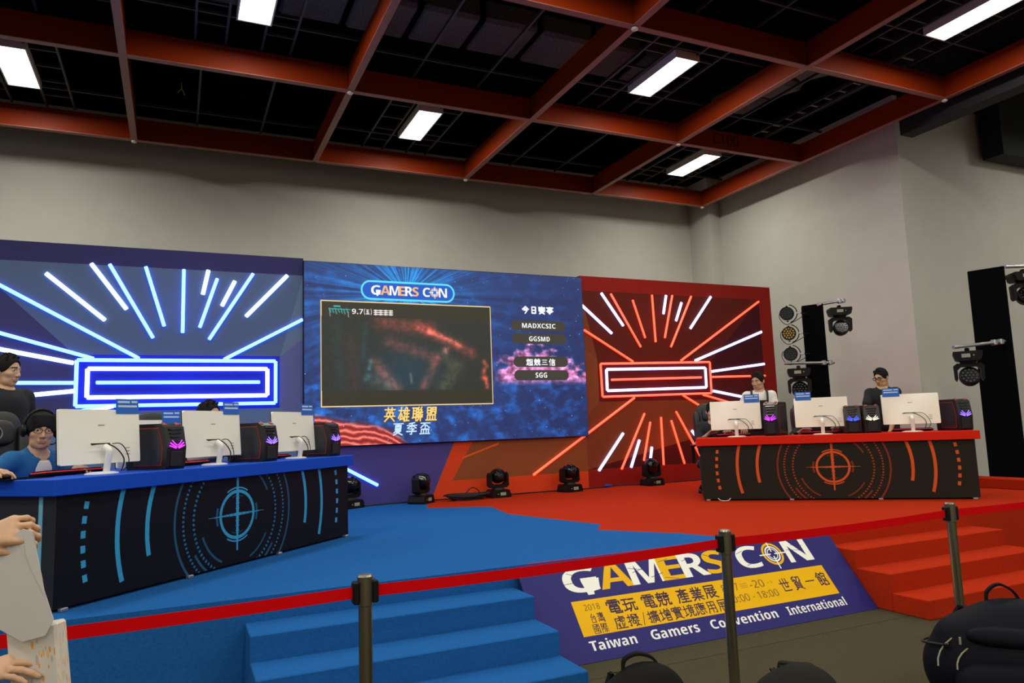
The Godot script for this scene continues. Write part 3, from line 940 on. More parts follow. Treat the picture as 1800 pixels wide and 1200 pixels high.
	var fh := int(0.408 * H)
	var film := PackedFloat32Array()
	film.resize(fw * fh * 3)
	for y in fh:
		for x in fw:
			var u := float(x) / fw
			var v := float(y) / fh
			var glow := exp(-pow((u - 0.47) * 4.5, 2.0) - pow((v - 0.75) * 2.6, 2.0))
			var t := 0.02 * n.get_noise_2d(x * 4.0, y * 3.0)
			var at := (y * fw + x) * 3
			film[at] = 0.15 + t - 0.03 * glow
			film[at + 1] = 0.165 + t + 0.05 * glow
			film[at + 2] = 0.15 + t + 0.11 * glow
	for s in brush:
		var a := Vector2(s[0] * fw, s[1] * fh)
		var b := Vector2(s[2] * fw, s[3] * fh)
		var w: float = s[4] * fw * 0.85
		var lo := a.min(b) - Vector2.ONE * w * 2.2
		var hi := a.max(b) + Vector2.ONE * w * 2.2
		for y in range(maxi(0, int(lo.y)), mini(fh, int(hi.y))):
			for x in range(maxi(0, int(lo.x)), mini(fw, int(hi.x))):
				var p := Vector2(x, y)
				var t := clampf((p - a).dot(b - a) / maxf(1.0, (b - a).length_squared()), 0.0, 1.0)
				var d := p.distance_to(a.lerp(b, t)) / w
				if d < 2.2:
					var g := exp(-d * d) * (0.75 + 0.6 * n.get_noise_2d(x * 3.0 + d * 30.0, y * 3.0))
					var at := (y * fw + x) * 3
					film[at] += s[5] * g * 0.75
					film[at + 1] += s[6] * g * 0.75
					film[at + 2] += s[7] * g * 0.75
	cv.im = Image.create_from_data(W, H, false, Image.FORMAT_RGB8, data)
	for i in 170:
		var p := Vector2(rng.randf() * W, rng.randf() * H)
		cv.disc(p, rng.randf_range(0.6, 1.7), rgb(120, 190, 255))
	# neon pill with the title
	pill(cv, 0.178 * W, 0.086 * H, 0.5 * W, 0.198 * H, rgb(90, 215, 255))
	pill(cv, 0.184 * W, 0.097 * H, 0.494 * W, 0.187 * H, rgb(12, 84, 190))
	logo(cv, 0.212 * W, 0.472 * W, 0.114 * H, 0.168 * H, rgb(255, 252, 248), rgb(255, 176, 110), rgb(12, 84, 190), false)
	# the film in its gold frame
	cv.rect(0.050 * W, 0.210 * H, 0.631 * W, 0.793 * H, rgb(240, 205, 140))
	cv.rect(0.0535 * W, 0.216 * H, 0.6275 * W, 0.786 * H, rgb(44, 42, 30))
	cv.rect(0.0535 * W, 0.298 * H, 0.6275 * W, 0.706 * H, rgb(36, 46, 46))
	var bytes := PackedByteArray()
	for q in film:
		bytes.append(int(255 * clampf(q, 0.0, 1.0)))
	cv.im.blit_rect(Image.create_from_data(fw, fh, false, Image.FORMAT_RGB8, bytes), Rect2i(0, 0, fw, fh), Vector2i(int(0.0535 * W), int(0.298 * H)))
	# film caption: teal emblem, date
	cv.rect(0.091 * W, 0.236 * H, 0.113 * W, 0.246 * H, rgb(50, 160, 160))
	for i in 7:
		cv.line(Vector2((0.078 + 0.009 * i) * W, (0.254 + 0.004 * (i % 2)) * H), Vector2((0.082 + 0.009 * i) * W, (0.274 + 0.004 * (i % 3)) * H), 4.5, rgb(46, 140, 142))
	cv.line(Vector2(0.076 * W, 0.256 * H), Vector2(0.143 * W, 0.258 * H), 3.0, rgb(60, 160, 160))
	cv.line(Vector2(0.078 * W, 0.256 * H), Vector2(0.08 * W, 0.297 * H), 3.0, rgb(110, 150, 140))
	cv.line(Vector2(0.137 * W, 0.27 * H), Vector2(0.138 * W, 0.299 * H), 3.0, rgb(150, 150, 130))
	write(cv, "9.7", 0.149 * W, 0.185 * W, 0.252 * H, 0.282 * H, rgb(235, 225, 235))
	write(cv, "(", 0.188 * W, 0.192 * W, 0.25 * H, 0.285 * H, rgb(235, 225, 235))
	han(cv, "五", 0.193 * W, 0.253 * H, 15.0, 16.0, 2.4, rgb(235, 225, 235), 1.2)
	write(cv, ")", 0.209 * W, 0.213 * W, 0.25 * H, 0.285 * H, rgb(235, 225, 235))
	for i in 4:
		for r in 3:
			cv.rect((0.219 + 0.0165 * i) * W, (0.254 + 0.011 * r) * H, (0.2335 + 0.0165 * i) * W, (0.261 + 0.011 * r) * H, rgb(235, 222, 225))
		cv.rect((0.2245 + 0.0165 * i) * W, 0.252 * H, (0.2285 + 0.0165 * i) * W, 0.286 * H, rgb(235, 215, 205))
	# title under the film
	han(cv, "英雄聯盟", 0.247 * W, 0.802 * H, 41.0, 50.5, 7.4, rgb(92, 58, 20), 1.22, 0.12)
	han(cv, "英雄聯盟", 0.2465 * W, 0.799 * H, 41.0, 50.5, 5.2, rgb(246, 208, 120), 1.22, 0.12)
	han(cv, "夏季盃", 0.274 * W, 0.886 * H, 39.0, 49.0, 4.6, rgb(196, 226, 255), 1.1, 0.12)
	# team list
	han(cv, "今日賽事", 0.752 * W, 0.199 * H, 30.0, 35.0, 5.4, rgb(250, 252, 255), 0.92)
	for r in [[0.708, 0.288, 0.348], [0.709, 0.368, 0.43], [0.712, 0.508, 0.572], [0.713, 0.591, 0.654]]:
		pill(cv, r[0] * W, r[1] * H, (r[0] + 0.216) * W, r[2] * H, rgb(56, 52, 44))
	write(cv, "MADXCSIC", 0.75 * W, 0.884 * W, 0.303 * H, 0.333 * H, rgb(245, 250, 255))
	write(cv, "GGSMD", 0.776 * W, 0.858 * W, 0.384 * H, 0.414 * H, rgb(245, 250, 255))
	han(cv, "超競三信", 0.762 * W, 0.522 * H, 27.0, 32.0, 3.6, rgb(245, 250, 255), 0.95)
	write(cv, "SGG", 0.796 * W, 0.842 * W, 0.606 * H, 0.638 * H, rgb(245, 250, 255))
	var m := mat("screen_picture", Color(0.02, 0.02, 0.02), 0.5)
	m.emission_enabled = true
	m.emission = Color.BLACK
	m.emission_texture = cv.texture()
	m.emission_energy_multiplier = 1.1
	m.texture_repeat = false
	var v := thing("video_wall", "large video wall showing a blue starburst, a framed film and team names", "video wall")
	var c := Vector3(3.87, 2.745, FACE + 0.06)
	put("cabinet", box_mesh(Vector3(4.52, 2.63, 0.16), 0.006), M.black_plastic, v, c + Vector3(0, 0, -0.085))
	put("screen", panel_mesh(4.5, 2.61), m, v, c)
	var l := AreaLight3D.new()
	l.name = "screen_light"
	l.area_size = Vector2(4.4, 2.5)
	l.light_color = Color(0.3, 0.5, 1.0)
	l.light_energy = 0.5
	l.shadow_enabled = true
	l.set("area_range", 20.0)
	l.position = c + Vector3(0, 0, 0.03)
	l.rotation.y = PI
	v.add_child(l)

func pill(cv: Canvas, x0: float, y0: float, x1: float, y1: float, c: Color) -> void:
	var p := round_rect(x1 - x0, y1 - y0, (y1 - y0) * 0.49, 8)
	var q := PackedVector2Array()
	for v in p:
		q.append(v + Vector2((x0 + x1) / 2, (y0 + y1) / 2))
	cv.poly(q, c)

# ------------------------------------------------------------------ slanted banner between the two flights of steps
func banner() -> void:
	var W := 1836
	var H := 476
	var navy := rgb(46, 42, 110)
	var gold := rgb(232, 178, 2)
	var ink := rgb(62, 44, 70)
	var cv := Canvas.new(W, H, navy)
	logo(cv, 0.105 * W, 0.893 * W, 0.095 * H, 0.355 * H, rgb(240, 240, 232), gold, navy)
	cv.rect(0.106 * W, 0.43 * H, 0.903 * W, 0.768 * H, gold)
	write(cv, "2018", 0.134 * W, 0.176 * W, 0.475 * H, 0.535 * H, rgb(110, 84, 40), false)
	han(cv, "台灣", 0.138 * W, 0.565 * H, 34.0, 38.0, 3.6, ink, 1.3)
	han(cv, "國際", 0.137 * W, 0.668 * H, 34.0, 38.0, 3.2, ink, 1.3)
	han(cv, "電玩", 0.193 * W, 0.462 * H, 72.0, 78.0, 7.4, ink, 0.95)
	han(cv, "電競", 0.292 * W, 0.462 * H, 72.0, 78.0, 6.8, ink, 0.95)
	han(cv, "產業展", 0.394 * W, 0.462 * H, 72.0, 78.0, 7.0, ink, 0.95)
	han(cv, "虛擬", 0.197 * W, 0.628 * H, 60.0, 66.0, 5.2, ink, 0.98)
	cv.line(Vector2(0.283 * W, 0.632 * H), Vector2(0.273 * W, 0.755 * H), 3.0, ink)
	han(cv, "擴增實境應用展", 0.29 * W, 0.628 * H, 60.0, 64.0, 5.0, ink, 0.98)
	write(cv, "8/17", 0.537 * W, 0.59 * W, 0.487 * H, 0.565 * H, rgb(110, 84, 40), false)
	for i in 3:
		cv.rect(0.597 * W, (0.505 + 0.02 * i) * H, 0.622 * W, (0.512 + 0.02 * i) * H, rgb(176, 128, 30))
	write(cv, "-20", 0.628 * W, 0.676 * W, 0.487 * H, 0.57 * H, rgb(110, 84, 40), false)
	cv.rect(0.686 * W, 0.53 * H, 0.694 * W, 0.538 * H, rgb(190, 140, 30))
	cv.rect(0.7 * W, 0.51 * H, 0.703 * W, 0.55 * H, rgb(190, 140, 30))
	write(cv, "10:00 - 18:00", 0.539 * W, 0.705 * W, 0.612 * H, 0.69 * H, rgb(110, 84, 40), false)
	han(cv, "世貿一館", 0.722 * W, 0.508 * H, 66.0, 82.0, 6.4, ink, 1.12)
	write(cv, "Taiwan", 0.113 * W, 0.236 * W, 0.808 * H, 0.905 * H, rgb(236, 236, 232))
	write(cv, "Gamers", 0.278 * W, 0.416 * W, 0.808 * H, 0.905 * H, rgb(236, 236, 232))
	write(cv, "Convention", 0.452 * W, 0.664 * W, 0.808 * H, 0.905 * H, rgb(236, 236, 232))
	write(cv, "International", 0.7 * W, 0.906 * W, 0.808 * H, 0.905 * H, rgb(236, 236, 232))
	var b := thing("slanted_banner", "navy GAMERS CON banner board leaning between the two flights of steps", "banner", Vector3(3.825, 0.3, -4.785))
	var a := atan2(0.6, 0.5)      # slope of the board
	var long := sqrt(0.6 * 0.6 + 0.5 * 0.5)
	var t := Vector3(a - PI / 2, 0, 0)
	put("board", box_mesh(Vector3(3.08, long, 0.02), 0.003), mat("banner_edge", navy, 0.5), b, Vector3(0, -0.008, -0.008), t)
	var sheet := put("print", panel_mesh(3.08, long), printed("banner_print", cv, 0.42), b, Vector3(0, 0.002, 0.002), t)
	sheet.set_meta("label", "GAMERS CON lettering with a gold information field")

# ------------------------------------------------------------------ player desks
const RED_AT := Vector3(6.139, 0.6, -7.665)
const BLUE_AT := Vector3(-0.645, 0.6, -5.276)
var RED_TURN := deg_to_rad(-40.96)
var BLUE_TURN := deg_to_rad(44.4)
const DESK := 3.11

func on_desk(blue: bool, p: Vector3) -> Vector3:
	# a point in desk axes (x along the front, z out of the front) to the world
	return (BLUE_AT if blue else RED_AT) + Basis(Vector3.UP, BLUE_TURN if blue else RED_TURN) * p

func desk_print(c: Color, dim: Color, ground: Color) -> Canvas:
	# sight rings and arcs, centred on the front panel
	var W := 1555
	var H := 345
	var cv := Canvas.new(W, H, ground)
	var k := W / DESK
	var o := Vector2(1.555 * k, (0.69 - 0.39) * k)
	cv.arc(o, 0.185 * k, 0, 360, 0.026 * k, c)
	for s in [-1, 1]:
		cv.arc(o, 0.215 * k, 90 * s - 32, 90 * s + 32, 0.012 * k, c)
		cv.arc(o, 0.15 * k, 90 * s - 25, 90 * s + 25, 0.006 * k, dim)
		cv.arc(o, 0.225 * k, (0 if s > 0 else 180) - 18, (0 if s > 0 else 180) + 18, 0.022 * k, dim)
		cv.arc(o, 0.2, 0, 1, 0.1, c)
	cv.poly(PackedVector2Array([o + Vector2(-0.34, 0) * k, o + Vector2(0, -0.012) * k, o + Vector2(0.34, 0) * k, o + Vector2(0, 0.012) * k]), c)
	cv.poly(PackedVector2Array([o + Vector2(-0.013, -0.3) * k, o + Vector2(0.013, -0.3) * k, o + Vector2(0.016, 0) * k, o + Vector2(0.008, 0.29) * k, o + Vector2(-0.008, 0.29) * k, o + Vector2(-0.016, 0) * k]), c)
	for d in [0.05, 0.09, 0.13]:
		for s in [-1, 1]:
			cv.rect(o.x - 0.022 * k, o.y + s * d * k - 1, o.x + 0.022 * k, o.y + s * d * k + 2, c)
			cv.rect(o.x + s * d * k - 1, o.y - 0.016 * k, o.x + s * d * k + 2, o.y + 0.016 * k, dim)
	# dotted rings
	for ring in [[0.46, 0.022, 80], [0.56, 0.02, 104]]:
		for i in ring[2]:
			var a: float = 360.0 * i / ring[2]
			cv.arc(o, ring[0] * k, a, a + 180.0 / ring[2], ring[1] * k, dim.lerp(c, 0.35))
	cv.arc(o, 0.39 * k, 115, 160, 0.018 * k, dim)
	cv.arc(o, 0.39 * k, -60, -25, 0.018 * k, dim)
	cv.arc(o, 0.39 * k, 30, 68, 0.016 * k, dim)
	cv.arc(o, 0.64 * k, 140, 220, 0.02 * k, dim)
	cv.arc(o, 0.64 * k, -40, 40, 0.02 * k, dim)
	cv.arc(o, 0.51 * k, 128, 150, 0.02 * k, dim)
	cv.arc(o, 0.51 * k, 35, 50, 0.02 * k, dim)
	# long solid arcs
	for s in [-1, 1]:
		var base := 0.0 if s > 0 else 180.0
		cv.arc(o, 0.88 * k, base - (12.0 if s < 0 else 22.0), base + (22.0 if s < 0 else 12.0), 0.036 * k, c)
		cv.arc(o, 1.12 * k, base - 16.5, base + 16.5, 0.036 * k, c)
		for i in 6:
			cv.arc(o, 1.37 * k, base - 11.2 + 3.9 * i, base - 9.2 + 3.9 * i, 0.034 * k, c)
	return cv

func desk(blue: bool) -> void:
	var d := thing("player_desk", "long blue-topped desk with cyan sight rings on its black front" if blue else "long red-topped desk with orange sight rings on its black front", "desk", BLUE_AT if blue else RED_AT, BLUE_TURN if blue else RED_TURN, "player desks")
	var top: Material = M.desk_blue if blue else M.desk_red
	put("tabletop", box_mesh(Vector3(DESK + 0.1, 0.1, 0.86), 0.004), top, d, Vector3(DESK / 2, 0.74, -0.39))
	var cv := desk_print(rgb(54, 150, 200), rgb(34, 82, 116), rgb(17, 18, 28)) if blue else desk_print(rgb(206, 86, 38), rgb(124, 50, 30), rgb(36, 33, 27))
	var m := printed("desk_print_blue" if blue else "desk_print_red", cv, 0.5)
	put("front_panel", box_mesh(Vector3(DESK, 0.67, 0.03), 0.002), M.desk_core, d, Vector3(DESK / 2, 0.355, -0.016))
	put("front_print", panel_mesh(DESK - 0.004, 0.67), m, d, Vector3(DESK / 2, 0.355, 0.0))
	for sx in [0.0, 1.0]:
		put("side_panel", box_mesh(Vector3(0.03, 0.67, 0.76), 0.002), M.desk_core, d, Vector3(0.016 + sx * (DESK - 0.032), 0.355, -0.41))
	put("plinth", box_mesh(Vector3(DESK - 0.06, 0.02, 0.7)), M.black_plastic, d, Vector3(DESK / 2, 0.012, -0.4))
	if blue:
		# the pattern runs on round the corner
		put("side_stripe", box_mesh(Vector3(0.003, 0.66, 0.034)), mat("side_stripe_cyan", rgb(110, 178, 206), 0.5), d, Vector3(-0.0005, 0.355, -0.13))
	# aluminium levelling feet
	for k in 4:
		put("foot", box_mesh(Vector3(0.05, 0.02, 0.03), 0.003), M.alu, d, Vector3(0.06 + k * (DESK - 0.12) / 3, 0.011, 0.012))

func desks() -> void:
	desk(true)
	desk(false)
	build_monitor()
	var who := [["white monitor nearest the seated player in the blue jacket", 0.51, 0.0], ["white monitor in the middle of the blue desk", 1.56, 0.02], ["white monitor at the screen end of the blue desk", 2.61, 0.03]]
	for w in who:
		monitor(true, w[0], w[1], -0.24, w[2], 0.86)
	monitor(true, "white monitor set further back between the first two on the blue desk", 1.28, -0.62, 0.0, 0.80)
	who = [["white monitor in front of the man in the white shirt and apron", 0.46, 0.03], ["white monitor in the middle of the red desk", 1.5, -0.02], ["white monitor in front of the man in black with glasses", 2.52, -0.05]]
	for w in who:
		monitor(false, w[0], w[1], -0.24, w[2], 0.885)
	build_case()
	pc_case(true, "black gaming computer with a magenta emblem beside the first white monitor", 1.0, -0.265, 0.0, "glow_purple")
	pc_case(true, "black gaming computer with a blue-violet emblem in the middle of the blue desk", 2.06, -0.265, 0.0, "glow_violet")
	pc_case(true, "black gaming computer with a violet emblem at the end of the blue desk", 3.02, -0.265, 0.0, "glow_violet")
	pc_case(false, "black computer glowing magenta beside the white-shirted man's monitor", 0.95, -0.34, -0.36, "glow_purple", 1.28)
	pc_case(false, "black computer glowing blue, half hidden by the middle monitor", 1.85, -0.34, 0.0, "glow_blue", 1.02)
	pc_case(false, "black computer glowing cream in front of the man in black", 2.065, -0.33, 0.0, "glow_cream", 1.02)
	pc_case(false, "black computer glowing violet at the far end of the red desk", 3.02, -0.36, 0.4, "glow_violet", 1.12)
	# keyboards and mice
	keyboards()

var monitor0: Node3D
func build_monitor() -> void:
	# faces -z: the audience sees its back
	var o := thing("monitor", "", "monitor", Vector3(0, -5, 0), 0.0, "white monitors on the player desks")
	monitor0 = o
	var s := st()
	extrude(s, round_rect(0.63, 0.37, 0.012), -0.02, 0.0)
	put("back_cover", done(s), M.white_plastic, o, Vector3(0, 0.185, 0))
	var b := put("bezel", box_mesh(Vector3(0.63, 0.37, 0.012), 0.003), M.black_plastic, o, Vector3(0, 0.185, -0.026))
	put("panel", box_mesh(Vector3(0.61, 0.34, 0.002)), mat("panel_glow", rgb(30, 40, 60), 0.2, 0.0, Color(0.35, 0.5, 0.8), 0.6), b, Vector3(0, 0.004, -0.0065))
	var nk := tube_mesh(smooth_path(PackedVector3Array([Vector3(0, 0.11, 0.02), Vector3(0, 0.085, 0.06), Vector3(0, 0.03, 0.055), Vector3(0, -0.06, 0.04)])), [0.026, 0.026, 0.026, 0.025, 0.024, 0.023, 0.023, 0.022, 0.022, 0.022, 0.022, 0.022, 0.022, 0.022, 0.022, 0.022, 0.022, 0.022, 0.022], 14)
	put("neck", nk, M.white_gloss, o)
	var ft := lathe_mesh(PackedVector2Array([Vector2(0.0, 0.016), Vector2(0.08, 0.014), Vector2(0.115, 0.008), Vector2(0.118, 0.0), Vector2(0.0, 0.0)]), 28)
	var f := put("foot", ft, M.white_gloss, o, Vector3(0, -0.072, 0.0))
	f.scale = Vector3(1.0, 1.0, 0.72)
	# cable hook and leads
	s = st()
	tube(s, smooth_path(PackedVector3Array([Vector3(-0.1, 0.128, 0.02), Vector3(-0.04, 0.134, 0.026), Vector3(0.02, 0.13, 0.028), Vector3(0.1, 0.09, 0.026), Vector3(0.15, 0.02, 0.03), Vector3(0.13, -0.06, 0.03)])), 0.0045, 6)
	tube(s, smooth_path(PackedVector3Array([Vector3(0.06, 0.132, 0.02), Vector3(0.12, 0.13, 0.026), Vector3(0.17, 0.08, 0.026), Vector3(0.2, 0.0, 0.02), Vector3(0.17, -0.062, 0.0)])), 0.0035, 6)
	put("cable", done(s), M.dark_rubber, o)
	put("vent_slot", box_mesh(Vector3(0.15, 0.008, 0.004)), M.dark_rubber, o, Vector3(-0.01, 0.135, 0.0005))
	put("maker_mark", box_mesh(Vector3(0.05, 0.007, 0.002)), M.label_print, o, Vector3(0, 0.262, 0.0008))
	for k in 3:
		put("port", box_mesh(Vector3(0.035, 0.006, 0.002)), M.label_print, o, Vector3(0.21, 0.1 - 0.022 * k, 0.0008))
	var c := put("desk_card", box_mesh(Vector3(0.19, 0.105, 0.003)), M.card_blue, o, Vector3(0.21, 0.395, 0.004))
	c.set_meta("label", "small blue sponsor card with two pale lines")
	for k in 3:
		put("print_line", box_mesh(Vector3([0.1, 0.05, 0.16][k], 0.014, 0.001)), M.card_white, c, Vector3([-0.03, 0.06, 0.0][k], [0.03, 0.032, 0.0][k], 0.002))
	# the whole display leans a little on its stand
	var lean := Transform3D(Basis(Vector3.RIGHT, -0.075), Vector3.ZERO)
	for q in o.get_children():
		if not str(q.name) in ["neck", "foot", "cable"]:
			q.transform = lean * q.transform

var monitors := 0
func monitor(blue: bool, label: String, x: float, z: float, turn: float, y: float) -> void:
	var o := monitor0
	if monitors > 0:
		o = copy(monitor0, label)
	else:
		o.set_meta("label", label)
	monitors += 1
	o.position = on_desk(blue, Vector3(x, y, z))
	o.rotation.y = (BLUE_TURN if blue else RED_TURN) + turn
	for c in o.get_children():
		if str(c.name).begins_with("desk_card"):
			c.position.x = 0.215 if blue or x < 1.0 else -0.2
		# necks reach down to the tabletop
		if str(c.name) == "neck" and y > 0.87:
			c.scale.y = 1.0
			c.position.y = -0.02
		if str(c.name) == "foot":
			c.position.y = 0.79 - y

var case0: Node3D
var cases := 0
func build_case() -> void:
	# its front faces +z, 0.19 wide, 0.42 deep, 0.34 tall
	var o := thing("gaming_computer", "", "computer", Vector3(0, -5, 0), 0.0, "black gaming computers on the desks")
	case0 = o
	var t := Transform3D(Basis(Vector3.UP, PI / 2), Vector3.ZERO)     # profile x -> -z
	var side := PackedVector2Array([Vector2(-0.17, 0.0), Vector2(0.2, 0.0), Vector2(0.21, 0.02), Vector2(0.21, 0.31), Vector2(0.19, 0.335), Vector2(-0.12, 0.335), Vector2(-0.16, 0.31), Vector2(-0.19, 0.16), Vector2(-0.18, 0.02)])
	var s := st()
	extrude(s, side, -0.09, 0.09, t)
	put("body", done(s), M.case_black, o)
	# side windows framed in red
	var win := PackedVector2Array([Vector2(-0.13, 0.035), Vector2(0.12, 0.035), Vector2(0.12, 0.3), Vector2(-0.1, 0.3), Vector2(-0.14, 0.16)])
	var rim := PackedVector2Array([Vector2(-0.137, 0.028), Vector2(0.127, 0.028), Vector2(0.127, 0.307), Vector2(-0.104, 0.307), Vector2(-0.148, 0.16)])
	for sx in [-1.0, 1.0]:
		s = st()
		extrude(s, rim, sx * 0.0905, sx * 0.092, t)
		put("red_edge", done(s), M.case_red, o)
		s = st()
		extrude(s, win, sx * 0.0915, sx * 0.0945, t)
		put("side_window", done(s), M.case_side, o)
	# front: ribs above, mesh below
	for k in 4:
		put("front_rib", box_mesh(Vector3(0.12 - 0.015 * k, 0.012, 0.02), 0.004), M.black_gloss, o, Vector3(0, 0.29 - 0.028 * k, 0.166 + 0.006 * k), Vector3(-0.2, 0, 0))
	put("front_mesh", box_mesh(Vector3(0.11, 0.11, 0.014), 0.004), M.dark_rubber, o, Vector3(0, 0.075, 0.186), Vector3(0.05, 0, 0))
	for sx in [-1.0, 1.0]:
		put("top_accent", box_mesh(Vector3(0.03, 0.014, 0.04), 0.004), M.case_red, o, Vector3(sx * 0.06, 0.33, 0.125), Vector3(0.5, 0, 0))
	# claw-shaped glowing emblem
	s = st()
	for sx in [-1.0, 1.0]:
		for r in [[0.006, 0.0, 0.062, 0.032, 0.0045], [0.004, 0.014, 0.045, 0.05, 0.0035], [0.012, -0.008, 0.07, 0.012, 0.0045]]:
			tube(s, PackedVector3Array([Vector3(sx * r[0], r[1], 0), Vector3(sx * (r[0] + r[2]) * 0.5, (r[1] + r[3]) * 0.42, 0), Vector3(sx * r[2], r[3], -0.004)]), r[4], 6)
	put("emblem_light", done(s), M.glow_purple, o, Vector3(0, 0.16, 0.196))

func pc_case(blue: bool, label: String, x: float, z: float, turn: float, glow: String, tall := 1.0) -> void:
	var o := case0
	if cases > 0:
		o = copy(case0, label)
	else:
		o.set_meta("label", label)
	cases += 1
	o.position = on_desk(blue, Vector3(x, 0.79, z))
	o.rotation.y = (BLUE_TURN if blue else RED_TURN) + turn
	o.scale = Vector3(1, tall, 1)
	for c in o.get_children():
		if str(c.name).begins_with("emblem_light"):
			c.material_override = M[glow]

func keyboards() -> void:
	var s := st()
	for r in 5:
		for k in 15:
			chamfer(s, Vector3(-0.2 + 0.0285 * k, 0.0, -0.055 + 0.0275 * r), Vector3(0.024, 0.012, 0.022), 0.003)
	var keys := done(s)
	var base := box_mesh(Vector3(0.45, 0.02, 0.16), 0.005)
	var plate := box_mesh(Vector3(0.43, 0.006, 0.142))
	var spots := [[true, 0.46, -0.5, "backlit red keyboard under the hands of the player in the blue jacket"], [true, 1.48, -0.5, "backlit red keyboard behind the middle monitor of the blue desk"], [true, 2.55, -0.5, "backlit red keyboard behind the last monitor of the blue desk"], [false, 0.42, -0.55, "backlit red keyboard behind the monitor by the white-shirted man"], [false, 1.5, -0.55, "backlit red keyboard behind the middle monitor of the red desk"], [false, 2.58, -0.55, "backlit red keyboard behind the monitor by the man in black"]]
	for q in spots:
		var o := thing("keyboard", q[3], "keyboard", on_desk(q[0], Vector3(q[1], 0.79, q[2])), (BLUE_TURN if q[0] else RED_TURN) + PI, "backlit keyboards")
		put("case", base, M.black_plastic, o, Vector3(0, 0.014, 0), Vector3(0.07, 0, 0))
		put("backlight", plate, M.key_glow, o, Vector3(0, 0.025, 0), Vector3(0.07, 0, 0))
		var kk := put("keys", keys, M.black_plastic, o, Vector3(0, 0.031, 0), Vector3(0.07, 0, 0))
		kk.set_meta("kind", "stuff")
	var mouse := superbox(Vector3(0.062, 0.036, 0.11), 0.8, 0.8, 16, 10)
	for q in [[true, 0.0, -0.475, "black computer mouse under the hand of the player in the blue jacket"], [false, 0.12, -0.52, "black computer mouse at the wing end of the red desk"], [false, 1.2, -0.52, "black computer mouse behind the middle monitor of the red desk"]]:
		var o := thing("computer_mouse", q[3], "mouse", on_desk(q[0], Vector3(q[1], 0.79, q[2])), (BLUE_TURN if q[0] else RED_TURN), "computer mice")
		put("shell", mouse, M.black_plastic, o, Vector3(0, 0.018, 0))
		put("wheel", tube_mesh(PackedVector3Array([Vector3(-0.004, 0.033, -0.03), Vector3(0.004, 0.033, -0.03)]), 0.008, 10), M.dark_rubber, o)
	# mouse mats
	for q in [[true, 0.06, -0.45, "black mouse mat at the end of the blue desk"], [false, 0.16, -0.55, "black mouse mat at the wing end of the red desk"]]:
		var o := put(numbered("mouse_mat"), box_mesh(Vector3(0.32, 0.003, 0.28)), M.black_cloth, self, on_desk(q[0], Vector3(q[1], 0.7917, q[2])), Vector3(0, BLUE_TURN if q[0] else RED_TURN, 0))
		tag(o, q[3], "mouse mat", "mouse mats")

